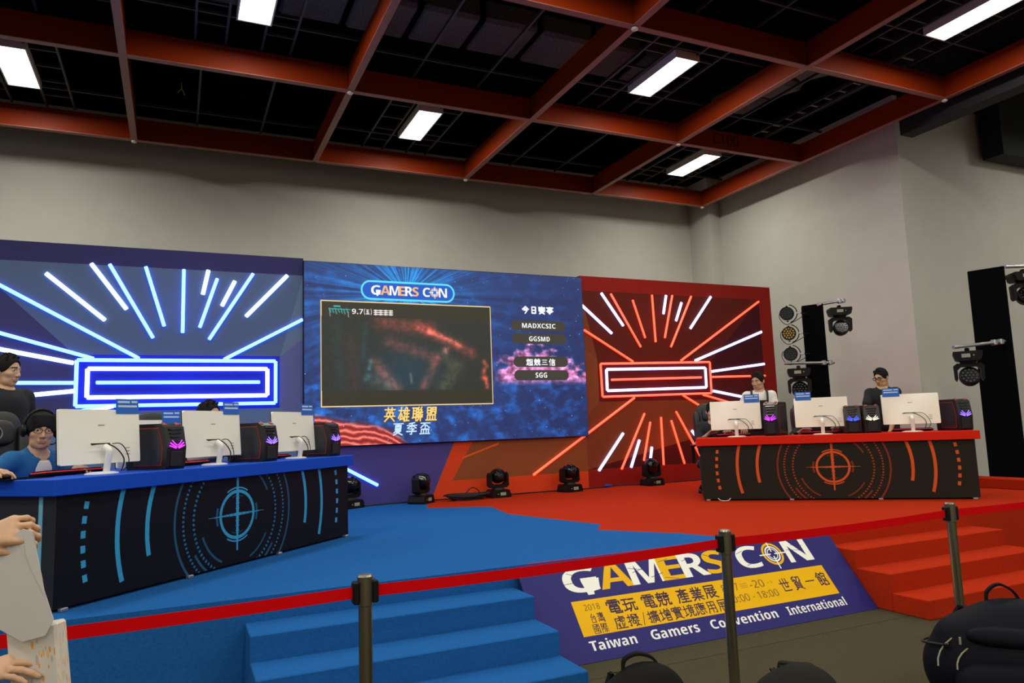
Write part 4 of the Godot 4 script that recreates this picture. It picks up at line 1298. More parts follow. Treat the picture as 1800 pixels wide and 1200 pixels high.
# ------------------------------------------------------------------ bodies: tapered capsules joined smoothly, meshed as surface nets
class Field:
	var cell: float
	var lo: Vector3
	var nx: int
	var ny: int
	var nz: int
	var f: PackedFloat32Array
	func _init(a: Vector3, b: Vector3, c: float) -> void:
		cell = c
		lo = a
		nx = int((b.x - a.x) / c) + 2
		ny = int((b.y - a.y) / c) + 2
		nz = int((b.z - a.z) / c) + 2
		f = PackedFloat32Array()
		f.resize(nx * ny * nz)
		f.fill(1.0)
	func span(a: Vector3, b: Vector3, pad: float) -> Array:
		var p := (a.min(b) - lo - Vector3.ONE * pad) / cell
		var q := (a.max(b) - lo + Vector3.ONE * pad) / cell
		return [maxi(0, int(p.x)), mini(nx, int(q.x) + 2), maxi(0, int(p.y)), mini(ny, int(q.y) + 2), maxi(0, int(p.z)), mini(nz, int(q.z) + 2)]
	func limb(a: Vector3, b: Vector3, ra: float, rb: float, k := 0.02) -> void:
		var r := span(a, b, maxf(ra, rb) + k + cell * 2)
		var d := b - a
		var l2 := maxf(d.length_squared(), 1e-9)
		for z in range(r[4], r[5]):
			for y in range(r[2], r[3]):
				var at := (z * ny + y) * nx
				for x in range(r[0], r[1]):
					var p := lo + Vector3(x, y, z) * cell - a
					var t := clampf(p.dot(d) / l2, 0.0, 1.0)
					var v := (p - d * t).length() - (ra + (rb - ra) * t)
					var w := f[at + x]
					var h := k - absf(v - w)
					f[at + x] = minf(v, w) - (h * h / (4.0 * k) if h > 0.0 else 0.0)
	func blob(c: Vector3, rad: Vector3, turn := Basis.IDENTITY, k := 0.02, cut := false) -> void:
		var m := maxf(rad.x, maxf(rad.y, rad.z))
		var r := span(c, c, m + k + cell * 2)
		var inv := turn.transposed()
		var least := minf(rad.x, minf(rad.y, rad.z))
		for z in range(r[4], r[5]):
			for y in range(r[2], r[3]):
				var at := (z * ny + y) * nx
				for x in range(r[0], r[1]):
					var p := inv * (lo + Vector3(x, y, z) * cell - c) / rad
					var l := p.length()
					var g := (p / rad).length()
					var v := l * (l - 1.0) / maxf(g, 1e-6) if l > 0.05 else -least
					var w := f[at + x]
					if cut:
						var h := k - absf(-v - w)
						f[at + x] = maxf(-v, w) + (h * h / (4.0 * k) if h > 0.0 else 0.0)
					else:
						var h := k - absf(v - w)
						f[at + x] = minf(v, w) - (h * h / (4.0 * k) if h > 0.0 else 0.0)
	func keep(n: Vector3, d: float) -> void:
		# keeps only the side where n.p <= d
		for z in nz:
			for y in ny:
				var at := (z * ny + y) * nx
				for x in nx:
					f[at + x] = maxf(f[at + x], n.dot(lo + Vector3(x, y, z) * cell) - d)
	func nets() -> Array:
		# [points, normals, triangles]
		var pts := PackedVector3Array()
		var tri := PackedInt32Array()
		var id := PackedInt32Array()
		id.resize(nx * ny * nz)
		id.fill(-1)
		var sx := 1
		var sy := nx
		var sz := nx * ny
		var off := [0, sx, sy, sx + sy, sz, sx + sz, sy + sz, sx + sy + sz]
		var cor := [Vector3(0, 0, 0), Vector3(1, 0, 0), Vector3(0, 1, 0), Vector3(1, 1, 0), Vector3(0, 0, 1), Vector3(1, 0, 1), Vector3(0, 1, 1), Vector3(1, 1, 1)]
		var edges := [[0, 1], [2, 3], [4, 5], [6, 7], [0, 2], [1, 3], [4, 6], [5, 7], [0, 4], [1, 5], [2, 6], [3, 7]]
		for z in nz - 1:
			for y in ny - 1:
				var at := (z * ny + y) * nx
				for x in nx - 1:
					var i := at + x
					var s := f[i] < 0.0
					if s == (f[i + sx] < 0.0) and s == (f[i + sy] < 0.0) and s == (f[i + sx + sy] < 0.0) and s == (f[i + sz] < 0.0) and s == (f[i + sx + sz] < 0.0) and s == (f[i + sy + sz] < 0.0) and s == (f[i + sx + sy + sz] < 0.0):
						continue
					var sum := Vector3.ZERO
					var n := 0
					for e in edges:
						var u := f[i + off[e[0]]]
						var v := f[i + off[e[1]]]
						if (u < 0.0) != (v < 0.0):
							sum += (cor[e[0]] as Vector3).lerp(cor[e[1]], u / (u - v))
							n += 1
					id[i] = pts.size()
					pts.append(lo + (Vector3(x, y, z) + sum / n) * cell)
		for z in range(1, nz - 1):
			for y in range(1, ny - 1):
				var at := (z * ny + y) * nx
				for x in range(1, nx - 1):
					var i := at + x
					var s := f[i] < 0.0
					for q in [[sx, sy, sz], [sy, sz, sx], [sz, sx, sy]]:
						if s == (f[i + q[0]] < 0.0):
							continue
						var a := id[i - q[1] - q[2]]
						var b := id[i - q[2]]
						var c := id[i]
						var d := id[i - q[1]]
						if a < 0 or b < 0 or c < 0 or d < 0:
							continue
						if s:
							tri.append_array(PackedInt32Array([a, c, b, a, d, c]))
						else:
							tri.append_array(PackedInt32Array([a, b, c, a, c, d]))
		var nor := PackedVector3Array()
		nor.resize(pts.size())
		for t in range(0, tri.size(), 3):
			var w := (pts[tri[t + 2]] - pts[tri[t]]).cross(pts[tri[t + 1]] - pts[tri[t]])
			nor[tri[t]] += w
			nor[tri[t + 1]] += w
			nor[tri[t + 2]] += w
		for k in nor.size():
			nor[k] = nor[k].normalized()
		return [pts, nor, tri]

func skin_mesh(pieces: Array) -> ArrayMesh:
	# pieces: [net, transform, colours or one Color]
	var P := PackedVector3Array()
	var N := PackedVector3Array()
	var C := PackedColorArray()
	var T := PackedInt32Array()
	for q in pieces:
		var base := P.size()
		var t: Transform3D = q[1]
		var nb := t.basis.inverse().transposed()
		var flip := t.basis.determinant() < 0.0
		for v in q[0][0]:
			P.append(t * v)
		for v in q[0][1]:
			N.append((nb * v).normalized())
		if q[2] is PackedColorArray:
			C.append_array(q[2])
		else:
			for k in q[0][0].size():
				C.append(q[2])
		var tr: PackedInt32Array = q[0][2]
		for k in range(0, tr.size(), 3):
			T.append(base + tr[k])
			T.append(base + tr[k + (2 if flip else 1)])
			T.append(base + tr[k + (1 if flip else 2)])
	var a := []
	a.resize(Mesh.ARRAY_MAX)
	a[Mesh.ARRAY_VERTEX] = P
	a[Mesh.ARRAY_NORMAL] = N
	a[Mesh.ARRAY_COLOR] = C
	a[Mesh.ARRAY_INDEX] = T
	var m := ArrayMesh.new()
	m.add_surface_from_arrays(Mesh.PRIMITIVE_TRIANGLES, a)
	return m

var head_net: Array
var head_marks: PackedInt32Array       # 0 skin, 1 lips, 2 brows, 3 white of the eye, 4 iris
var hair_short: Array
var hair_fringe: Array
var hand_flat: Array                   # palm down on a table, fingers towards +z, thumb towards +x
var hand_grip: Array

func make_head() -> void:
	# centre of the skull at the origin, face towards +z, chin at -0.125, crown at +0.115
	var F := Field.new(Vector3(-0.1, -0.19, -0.125), Vector3(0.1, 0.135, 0.14), 0.0046)
	F.blob(Vector3(0, 0.025, -0.012), Vector3(0.078, 0.092, 0.098), Basis.IDENTITY, 0.02)
	F.blob(Vector3(0, -0.035, 0.022), Vector3(0.062, 0.075, 0.07), Basis.IDENTITY, 0.03)
	F.limb(Vector3(-0.03, -0.085, 0.035), Vector3(0.03, -0.085, 0.035), 0.03, 0.03, 0.03)
	F.blob(Vector3(0, -0.1, 0.062), Vector3(0.024, 0.018, 0.018), Basis.IDENTITY, 0.02)
	for s in [-1.0, 1.0]:
		F.blob(Vector3(s * 0.042, -0.022, 0.055), Vector3(0.024, 0.02, 0.024), Basis.IDENTITY, 0.02)
		F.blob(Vector3(s * 0.034, 0.012, 0.092), Vector3(0.019, 0.012, 0.014), Basis.IDENTITY, 0.014, true)
		F.blob(Vector3(s * 0.033, 0.01, 0.075), Vector3(0.0135, 0.0125, 0.0125), Basis.IDENTITY, 0.004)
		F.blob(Vector3(s * 0.079, -0.004, -0.012), Vector3(0.009, 0.031, 0.019), Basis(Vector3.UP, s * -0.35), 0.008)
		F.limb(Vector3(s * 0.012, 0.03, 0.086), Vector3(s * 0.05, 0.032, 0.07), 0.008, 0.006, 0.014)
	F.limb(Vector3(0, 0.012, 0.088), Vector3(0, -0.03, 0.104), 0.008, 0.0125, 0.01)
	for s in [-1.0, 1.0]:
		F.blob(Vector3(s * 0.011, -0.034, 0.094), Vector3(0.009, 0.008, 0.01), Basis.IDENTITY, 0.008)
	F.limb(Vector3(-0.02, -0.062, 0.085), Vector3(0.02, -0.062, 0.085), 0.007, 0.007, 0.008)
	F.limb(Vector3(-0.016, -0.074, 0.084), Vector3(0.016, -0.074, 0.084), 0.0075, 0.0075, 0.006)
	F.limb(Vector3(0, -0.06, -0.025), Vector3(0, -0.17, -0.035), 0.052, 0.054, 0.03)
	head_net = F.nets()
	head_marks = PackedInt32Array()
	for v in head_net[0]:
		var k := 0
		var ax := absf(v.x)
		if v.z > 0.07 and v.y < -0.058 and v.y > -0.079 and ax < 0.022:
			k = 1
		elif v.z > 0.06 and ax > 0.014 and ax < 0.052 and absf(v.y - 0.032 + (ax - 0.03) * 0.1) < 0.0055:
			k = 2
		elif v.z > 0.07 and absf(ax - 0.033) < 0.006 and absf(v.y - 0.009) < 0.0045:
			k = 4
		elif v.z > 0.068 and absf(ax - 0.033) < 0.0115 and absf(v.y - 0.009) < 0.0035:
			k = 3
		head_marks.append(k)
	# cropped hair
	var G := Field.new(Vector3(-0.1, -0.1, -0.13), Vector3(0.1, 0.15, 0.115), 0.006)
	G.blob(Vector3(0, 0.034, -0.014), Vector3(0.087, 0.1, 0.107), Basis.IDENTITY, 0.02)
	G.blob(Vector3(0, -0.045, 0.105), Vector3(0.08, 0.124, 0.108), Basis.IDENTITY, 0.012, true)
	G.keep(Vector3(0, -1, 0.5).normalized(), 0.045)
	tufts(G, 90, 0.012, 0.55)
	hair_short = G.nets()
	# longer hair with a fringe over the brow
	G = Field.new(Vector3(-0.11, -0.11, -0.14), Vector3(0.11, 0.16, 0.13), 0.006)
	G.blob(Vector3(0, 0.034, -0.012), Vector3(0.094, 0.106, 0.112), Basis.IDENTITY, 0.02)
	for k in 7:
		G.limb(Vector3(-0.06 + 0.02 * k, 0.1, 0.06), Vector3(-0.07 + 0.022 * k, 0.04 + 0.014 * ((k * 5) % 3) - 0.03 * (1.0 if k == 0 or k == 6 else 0.0), 0.09 - 0.005 * absf(k - 3)), 0.02, 0.008, 0.008)
	G.blob(Vector3(0, -0.055, 0.1), Vector3(0.076, 0.09, 0.1), Basis.IDENTITY, 0.008, true)
	G.keep(Vector3(0, -1, 0.3).normalized(), 0.07)
	tufts(G, 110, 0.014, 0.1)
	hair_fringe = G.nets()

func tufts(G: Field, count: int, thick: float, lift: float) -> void:
	# short locks over the crown, combed forwards
	var r := RandomNumberGenerator.new()
	r.seed = count
	for k in count:
		var a := r.randf() * TAU
		var b := r.randf_range(0.35, 1.0) * PI / 2
		var d := Vector3(cos(b) * sin(a), sin(b), cos(b) * cos(a))
		if d.z > 0.55 and d.y < 0.72:
			continue
		var p := Vector3(0, 0.032, -0.012) + d * Vector3(0.08, 0.093, 0.1)
		var q := p + (d * lift + Vector3(0, -0.1, 0.75) * (1.0 - lift * 0.5)).normalized() * r.randf_range(0.018, 0.034)
		G.limb(p, q, thick * 0.7, thick * 0.3, 0.006)

func make_hand(curl: float, spread: float) -> Array:
	# wrist at the origin, fingers towards +z, palm down, thumb towards +x
	var F := Field.new(Vector3(-0.07, -0.1, -0.03), Vector3(0.1, 0.05, 0.21), 0.004)
	F.limb(Vector3(0, 0, -0.02), Vector3(0, 0, 0.02), 0.026, 0.026, 0.015)
	for k in 4:
		F.limb(Vector3(-0.014 + 0.009 * k, 0, 0.01), Vector3(-0.03 + 0.02 * k, 0.002, 0.085), 0.016, 0.0125, 0.014)
	var lens := [0.062, 0.082, 0.088, 0.08]
	for k in 4:
		var a := Vector3(-0.032 + 0.0215 * k, 0.002, 0.085)
		var yaw: float = (k - 1.6) * spread
		var pitch := 0.12 + curl * 0.35
		var r := 0.0095 if k > 0 else 0.0082
		for j in 3:
			var l: float = lens[k] * [0.46, 0.3, 0.24][j]
			var b := a + Vector3(sin(yaw) * cos(pitch), -sin(pitch), cos(yaw) * cos(pitch)) * l
			F.limb(a, b, r, r * 0.92, 0.004)
			r *= 0.92
			a = b
			pitch += curl * [1.0, 0.7, 0.4][j]
	# thumb leaves the side of the palm near its base
	F.limb(Vector3(0.016, -0.004, 0.02), Vector3(0.042, -0.014, 0.052), 0.017, 0.0125, 0.01)
	F.limb(Vector3(0.042, -0.014, 0.052), Vector3(0.05, -0.022 - curl * 0.01, 0.083), 0.0115, 0.0105, 0.004)
	F.limb(Vector3(0.05, -0.022 - curl * 0.01, 0.083), Vector3(0.05 - curl * 0.012, -0.03 - curl * 0.014, 0.108), 0.0105, 0.0088, 0.003)
	return F.nets()

func elbow(s: Vector3, w: Vector3, l1: float, l2: float, pole: Vector3) -> Vector3:
	var d := w - s
	var l := minf(d.length(), (l1 + l2) * 0.995)
	var n := d.normalized()
	var a := (l1 * l1 - l2 * l2 + l * l) / (2 * l)
	var h := sqrt(maxf(0.0, l1 * l1 - a * a))
	var p := (pole - n * pole.dot(n)).normalized()
	return s + n * a + p * h

func person(label: String, at: Vector3, turn: float, o: Dictionary) -> Node3D:
	# o: sit, lean, twist, head (yaw, pitch, roll), hands (two wrist points, own axes), skin, shirt, sleeves, trousers, hair, coarse
	var t := thing("person", label, "person", at, turn)
	var sit: bool = o.get("sit", false)
	var lean: float = o.get("lean", 0.0)
	var sc: float = o.get("scale", 1.0)
	var hip := Vector3(0, 0.5 if sit else 0.92, 0)
	var spine := Basis(Vector3.RIGHT, lean) * Basis(Vector3.BACK, o.get("tilt", 0.0)) * Basis(Vector3.UP, o.get("twist", 0.0))
	var up := func(v: Vector3) -> Vector3: return hip + spine * v
	var J := {"waist": up.call(Vector3(0, 0.16, 0.01)), "chest": up.call(Vector3(0, 0.36, 0.0)), "neck": up.call(Vector3(0, 0.5, -0.02))}
	var sh := [up.call(Vector3(-0.165, 0.445, -0.01)), up.call(Vector3(0.165, 0.445, -0.01))]
	var head_turn: Vector3 = o.get("head", Vector3.ZERO)
	var hb := Basis(Vector3.UP, head_turn.x) * Basis(Vector3.RIGHT, head_turn.y) * Basis(Vector3.BACK, head_turn.z)
	var hc: Vector3 = J.neck + Vector3(0, 0.15, 0.02) + Vector3(sin(head_turn.x), 0, cos(head_turn.x)) * (0.03 * head_turn.y + o.get("crane", 0.0))
	var hp := [hip + Vector3(-0.09, -0.01, 0), hip + Vector3(0.09, -0.01, 0)]
	var kn := []
	var an := []
	for s in 2:
		var x := -0.1 if s == 0 else 0.1
		kn.append(Vector3(x * 1.4, 0.5, 0.42) if sit else Vector3(x * 1.05, 0.5, 0.02))
		an.append(Vector3(x * 1.4, 0.09, 0.4) if sit else Vector3(x * 1.1, 0.09, -0.01))
	var hands: Array = o.get("hands", [Vector3(-0.24, hip.y - 0.05, 0.06), Vector3(0.24, hip.y - 0.05, 0.06)])
	var el := []
	for s in 2:
		el.append(elbow(sh[s], hands[s], 0.285, 0.255, o.get("pole", Vector3(-0.6 if s == 0 else 0.6, -0.5, -0.6))))
	var cell: float = o.get("cell", 0.015)
	var fill := func(F: Field, g: float, what: String, reach: float) -> void:
		if what != "legs":
			F.blob(up.call(Vector3(0, 0.06, 0)), Vector3(0.155 + g, 0.13, 0.11 + g), spine, 0.06)
			F.blob(up.call(Vector3(0, 0.2, 0.01)), Vector3(0.135 + g, 0.16, 0.1 + g), spine, 0.06)
			F.blob(up.call(Vector3(0, 0.36, 0)), Vector3(0.165 + g, 0.15, 0.115 + g), spine, 0.06)
			F.limb(sh[0], sh[1], 0.052 + g, 0.052 + g, 0.05)
			F.limb(J.neck, up.call(Vector3(0, 0.42, -0.01)), 0.06 + g * 0.5, 0.1 + g, 0.05)
			for s in 2:
				var e: Vector3 = el[s]
				if reach < 1.0:
					F.limb(sh[s], (sh[s] as Vector3).lerp(e, reach), 0.05 + g, 0.046 + g * 1.5, 0.03)
				else:
					F.limb(sh[s], e, 0.05 + g, 0.04 + g, 0.03)
					F.limb(e, (e as Vector3).lerp(hands[s], minf(1.0, reach - 1.0)), 0.041 + g, 0.028 + g * 1.3, 0.012)
		if what != "top":
			F.blob(hip + Vector3(0, 0.0, -0.01), Vector3(0.16 + g, 0.12, 0.12 + g), Basis.IDENTITY, 0.05)
			for s in 2:
				F.limb(hp[s], kn[s], 0.082 + g, 0.056 + g, 0.03)
				F.limb(kn[s], an[s], 0.055 + g, 0.038 + g * 1.5, 0.02)
	var skin: Color = o.get("skin", Color(0.56, 0.36, 0.24))
	# the body itself: trunk, limbs, head and hands in one mesh
	var lo := Vector3(-0.45, 0.0, -0.35)
	var hi := Vector3(0.45, hip.y + 0.72, 0.75 if sit else 0.5)
	for h in hands:
		lo = lo.min(h - Vector3.ONE * 0.1)
		hi = hi.max(h + Vector3.ONE * 0.1)
	var F := Field.new(lo, hi, cell)
	fill.call(F, 0.0, "all", 2.0)
	F.limb(J.neck - Vector3(0, 0.04, 0), hc + Vector3(0, -0.07, -0.02), 0.056, 0.05, 0.03)
	for s in 2:
		F.limb(an[s] + Vector3(0, -0.04, -0.03), an[s] + Vector3(0, -0.05, 0.13), 0.04, 0.032, 0.03)
	var hair: Color = o.get("hair", Color(0.012, 0.011, 0.012))
	var cols := PackedColorArray()
	for k in head_marks:
		cols.append([skin, skin * Color(0.86, 0.68, 0.66), hair * 1.6, Color(0.7, 0.68, 0.66), Color(0.02, 0.015, 0.012)][k])
	var ht := Transform3D(hb, hc)
	var pieces := [[F.nets(), Transform3D.IDENTITY, skin], [head_net, ht, cols]]
	for s in 2:
		var d: Vector3 = (hands[s] - el[s]).normalized()
		if o.has("hand_dir"):
			d = o.hand_dir[s]
		var yy: Vector3 = o.get("palm_up", [Vector3.UP, Vector3.UP])[s]
		var xx := yy.cross(d).normalized()
		yy = d.cross(xx).normalized()
		# the thumb points inwards
		var b := Basis(xx if s == 0 else -xx, yy, d)
		pieces.append([hand_grip if o.get("grip", -1) == s else hand_flat, Transform3D(b, hands[s]), skin])
	var sm := mat("skin", Color.WHITE, 0.55)
	sm.vertex_color_use_as_albedo = true
	sm.rim_enabled = false
	var body := put("body", skin_mesh(pieces), sm, t)
	body.set_meta("kind", "thing")
	# clothes
	var reach: float = o.get("sleeves", 0.62)
	F = Field.new(lo, hi, cell * 0.95)
	fill.call(F, 0.014, "top", reach)
	if o.has("open"):
		# an open jacket over a light shirt
		F.blob(up.call(Vector3(0, 0.34, 0.16)), Vector3(0.07, 0.3, 0.11), spine, 0.01, true)
	F.blob(up.call(Vector3(0, 0.54, 0.01)), Vector3(0.068, 0.062, 0.075), spine, 0.01, true)
	F.keep(spine * Vector3(0, -1, 0), -((hip + spine * Vector3(0, -0.04, 0)).dot(spine * Vector3(0, 1, 0))))
	put("shirt" if not o.has("open") else "jacket", skin_mesh([[F.nets(), Transform3D.IDENTITY, Color.WHITE]]), cloth(o.get("shirt", rgb(30, 30, 34))), t)
	if o.has("open"):
		F = Field.new(lo, hi, cell)
		fill.call(F, 0.007, "top", 0.4)
		F.blob(up.call(Vector3(0, 0.54, 0.01)), Vector3(0.062, 0.075, 0.08), spine, 0.01, true)
		put("shirt", skin_mesh([[F.nets(), Transform3D.IDENTITY, Color.WHITE]]), cloth(rgb(222, 220, 214)), t)
	F = Field.new(lo, hi, cell * 1.1)
	fill.call(F, 0.014, "legs", 0.0)
	F.keep(Vector3(0, 1, 0), hip.y + 0.06)
	F.keep(Vector3(0, -1, 0), -0.07)
	put("trousers", skin_mesh([[F.nets(), Transform3D.IDENTITY, Color.WHITE]]), cloth(o.get("trousers", rgb(34, 36, 44))), t)
	var shoe := superbox(Vector3(0.1, 0.1, 0.27), 0.7, 0.7, 16, 10)
	for s in 2:
		put("shoe", shoe, M.dark_rubber, t, an[s] + Vector3(0, -0.04, 0.05))
	var hm := StandardMaterial3D.new()
	hm.resource_name = "hair"
	hm.albedo_color = hair.linear_to_srgb()
	hm.roughness = 0.8
	hm.metallic_specular = 0.25
	var ho := put("hair", skin_mesh([[hair_fringe if o.get("fringe", false) else hair_short, Transform3D.IDENTITY, Color.WHITE]]), hm, t)
	ho.transform = ht
	if o.has("glasses"):
		var s := st()
		for x in [-1.0, 1.0]:
			var ring := PackedVector3Array()
			for k in 17:
				var a := TAU * k / 16
				ring.append(Vector3(x * 0.034 + 0.025 * pw(cos(a), 0.8), 0.008 + 0.017 * pw(sin(a), 0.8), 0.1))
			tube(s, ring, 0.0022 * o.glasses, 6, false)
			tube(s, PackedVector3Array([Vector3(x * 0.058, 0.014, 0.1), Vector3(x * 0.078, 0.014, 0.08), Vector3(x * 0.084, 0.012, 0.0)]), 0.0022 * o.glasses, 6)
		tube(s, PackedVector3Array([Vector3(-0.01, 0.012, 0.102), Vector3(0.01, 0.012, 0.102)]), 0.002 * o.glasses, 6)
		var g := put("glasses", done(s), M.black_plastic, t)
		g.transform = ht
	if o.get("headset", false):
		var s := st()
		var band := PackedVector3Array()
		for k in 13:
			var a := PI * k / 12
			band.append(Vector3(cos(a) * 0.102, 0.02 + sin(a) * 0.128, -0.005))
		tube(s, band, 0.011, 8)
		for x in [-1.0, 1.0]:
			lathe(s, PackedVector2Array([Vector2(0, 0.018), Vector2(0.03, 0.018), Vector2(0.043, 0.008), Vector2(0.045, -0.008), Vector2(0.034, -0.016), Vector2(0, -0.016)]), 18, Transform3D(Basis(Vector3.BACK, -PI / 2 * x), Vector3(x * 0.1, -0.002, -0.005)))
		tube(s, smooth_path(PackedVector3Array([Vector3(0.1, -0.03, 0.01), Vector3(0.09, -0.075, 0.06), Vector3(0.05, -0.085, 0.1)])), 0.005, 6)
		var g := put("headset", done(s), M.black_plastic, t)
		g.transform = ht
	t.scale = Vector3.ONE * sc
	return t

func cloth(c: Color) -> StandardMaterial3D:
	var m := StandardMaterial3D.new()
	m.resource_name = "cloth"
	m.albedo_color = c
	m.roughness = 0.9
	return m

func people() -> void:
	make_head()
	hand_flat = make_hand(0.32, 0.1)
	hand_grip = make_hand(0.95, 0.03)
	# --- blue desk
	person("seated person in a blue jacket and glasses with a headset, hand on the mouse", on_desk(true, Vector3(0.42, 0, -0.98)), BLUE_TURN, {"sit": true, "lean": 0.5, "head": Vector3(-0.45, 0.1, -0.06), "crane": 0.02, "hands": [Vector3(-0.42, 0.85, 0.39), Vector3(0.12, 0.84, 0.42)], "shirt": rgb(22, 92, 150), "open": true, "sleeves": 2.0, "fringe": true, "glasses": 0.9, "headset": true, "skin": Color(0.58, 0.34, 0.2), "cell": 0.013, "hand_dir": [Vector3(0.1, -0.15, 1).normalized(), Vector3(0.3, -0.15, 1).normalized()], "scale": 1.0})
	person("standing person in a black T-shirt behind the gaming chair", on_desk(true, Vector3(0.81, 0, -1.68)), BLUE_TURN, {"head": Vector3(0.35, 0.12, 0.0), "shirt": rgb(20, 21, 30), "skin": Color(0.56, 0.34, 0.22), "cell": 0.015, "scale": 1.02})
	person("seated person hidden behind the middle monitor of the blue desk, dark hair showing", on_desk(true, Vector3(2.2, 0, -0.98)), BLUE_TURN, {"sit": true, "scale": 1.06, "lean": 0.12, "head": Vector3(0, 0.1, 0.0), "hands": [Vector3(-0.28, 0.82, 0.46), Vector3(-0.02, 0.82, 0.48)], "shirt": rgb(30, 32, 50), "cell": 0.018})
	# --- red desk
	var a := person("standing person in a white T-shirt and dark apron with red trim", on_desk(false, Vector3(0.80, 0, -1.0)), RED_TURN, {"head": Vector3(-0.55, 0.22, 0.0), "lean": 0.08, "shirt": rgb(226, 222, 216), "hands": [Vector3(-0.26, 0.95, 0.2), Vector3(0.24, 0.86, 0.22)], "skin": Color(0.56, 0.32, 0.19), "cell": 0.015, "scale": 0.975})
	apron(a)
	person("person in a black shirt and thick glasses leaning over the red desk", on_desk(false, Vector3(2.36, 0, -1.02)), RED_TURN, {"head": Vector3(-0.75, 0.3, 0.0), "lean": 0.14, "shirt": rgb(22, 22, 26), "hands": [Vector3(-0.32, 0.9, 0.38), Vector3(0.0, 0.84, 0.36)], "skin": Color(0.58, 0.35, 0.17), "glasses": 1.7, "cell": 0.015, "scale": 0.955})
	person("seated player hunched behind the monitor at the wing end of the red desk", on_desk(false, Vector3(0.16, 0, -1.0)), RED_TURN, {"sit": true, "lean": 0.3, "head": Vector3(0.2, 0.2, 0.0), "hands": [Vector3(-0.06, 0.83, 0.46), Vector3(0.24, 0.83, 0.44)], "shirt": rgb(22, 24, 34), "sleeves": 0.8, "cell": 0.018})
	person("seated player hidden behind the middle monitor of the red desk", on_desk(false, Vector3(1.52, 0, -1.05)), RED_TURN, {"sit": true, "lean": 0.4, "head": Vector3(0.0, 0.25, 0.0), "hands": [Vector3(-0.24, 0.83, 0.5), Vector3(0.22, 0.83, 0.5)], "shirt": rgb(26, 27, 32), "sleeves": 0.9, "cell": 0.018})
	gaming_chair(on_desk(true, Vector3(0.54, 0, -1.2)), BLUE_TURN, "black gaming chair with a pale ring emblem behind the seated player")
	gaming_chair(on_desk(true, Vector3(2.15, 0, -1.2)), BLUE_TURN, "black gaming chair hidden behind the middle of the blue desk")
	gaming_chair(on_desk(false, Vector3(0.16, 0, -1.2)), RED_TURN, "black gaming chair behind the wing end of the red desk")
	gaming_chair(on_desk(false, Vector3(1.52, 0, -1.25)), RED_TURN, "black gaming chair behind the middle of the red desk")
	spectator()

func apron(p: Node3D) -> void:
	# bib and straps over the shirt
	var m := cloth(rgb(34, 28, 30))
	var s := st()
	for k in 6:
		var y := 1.30 - 0.1 * k
		var z := 0.142 + 0.012 * sin(k * 0.9) + 0.012 * (1.0 - k * 0.2)
		box(s, Vector3(0, y - 0.05, z), Vector3(0.22 + 0.02 * k, 0.104, 0.012))
	put("apron", done(s), m, p, Vector3(0, 0, 0.06), Vector3(0.04, 0, 0))
	for x in [-1.0, 1.0]:
		put("strap", tube_mesh(smooth_path(PackedVector3Array([Vector3(x * 0.1, 1.28, 0.215), Vector3(x * 0.105, 1.39, 0.16), Vector3(x * 0.1, 1.435, 0.06), Vector3(x * 0.06, 1.43, -0.05)])), 0.014, 8), m, p)
	put("red_trim", box_mesh(Vector3(0.2, 0.03, 0.006)), M.desk_red, p, Vector3(0.0, 1.27, 0.216))
	put("red_trim", box_mesh(Vector3(0.03, 0.16, 0.006)), M.desk_red, p, Vector3(0.09, 1.19, 0.218))
	put("name_badge", box_mesh(Vector3(0.06, 0.08, 0.005)), M.white_gloss, p, Vector3(0.05, 1.2, 0.222))

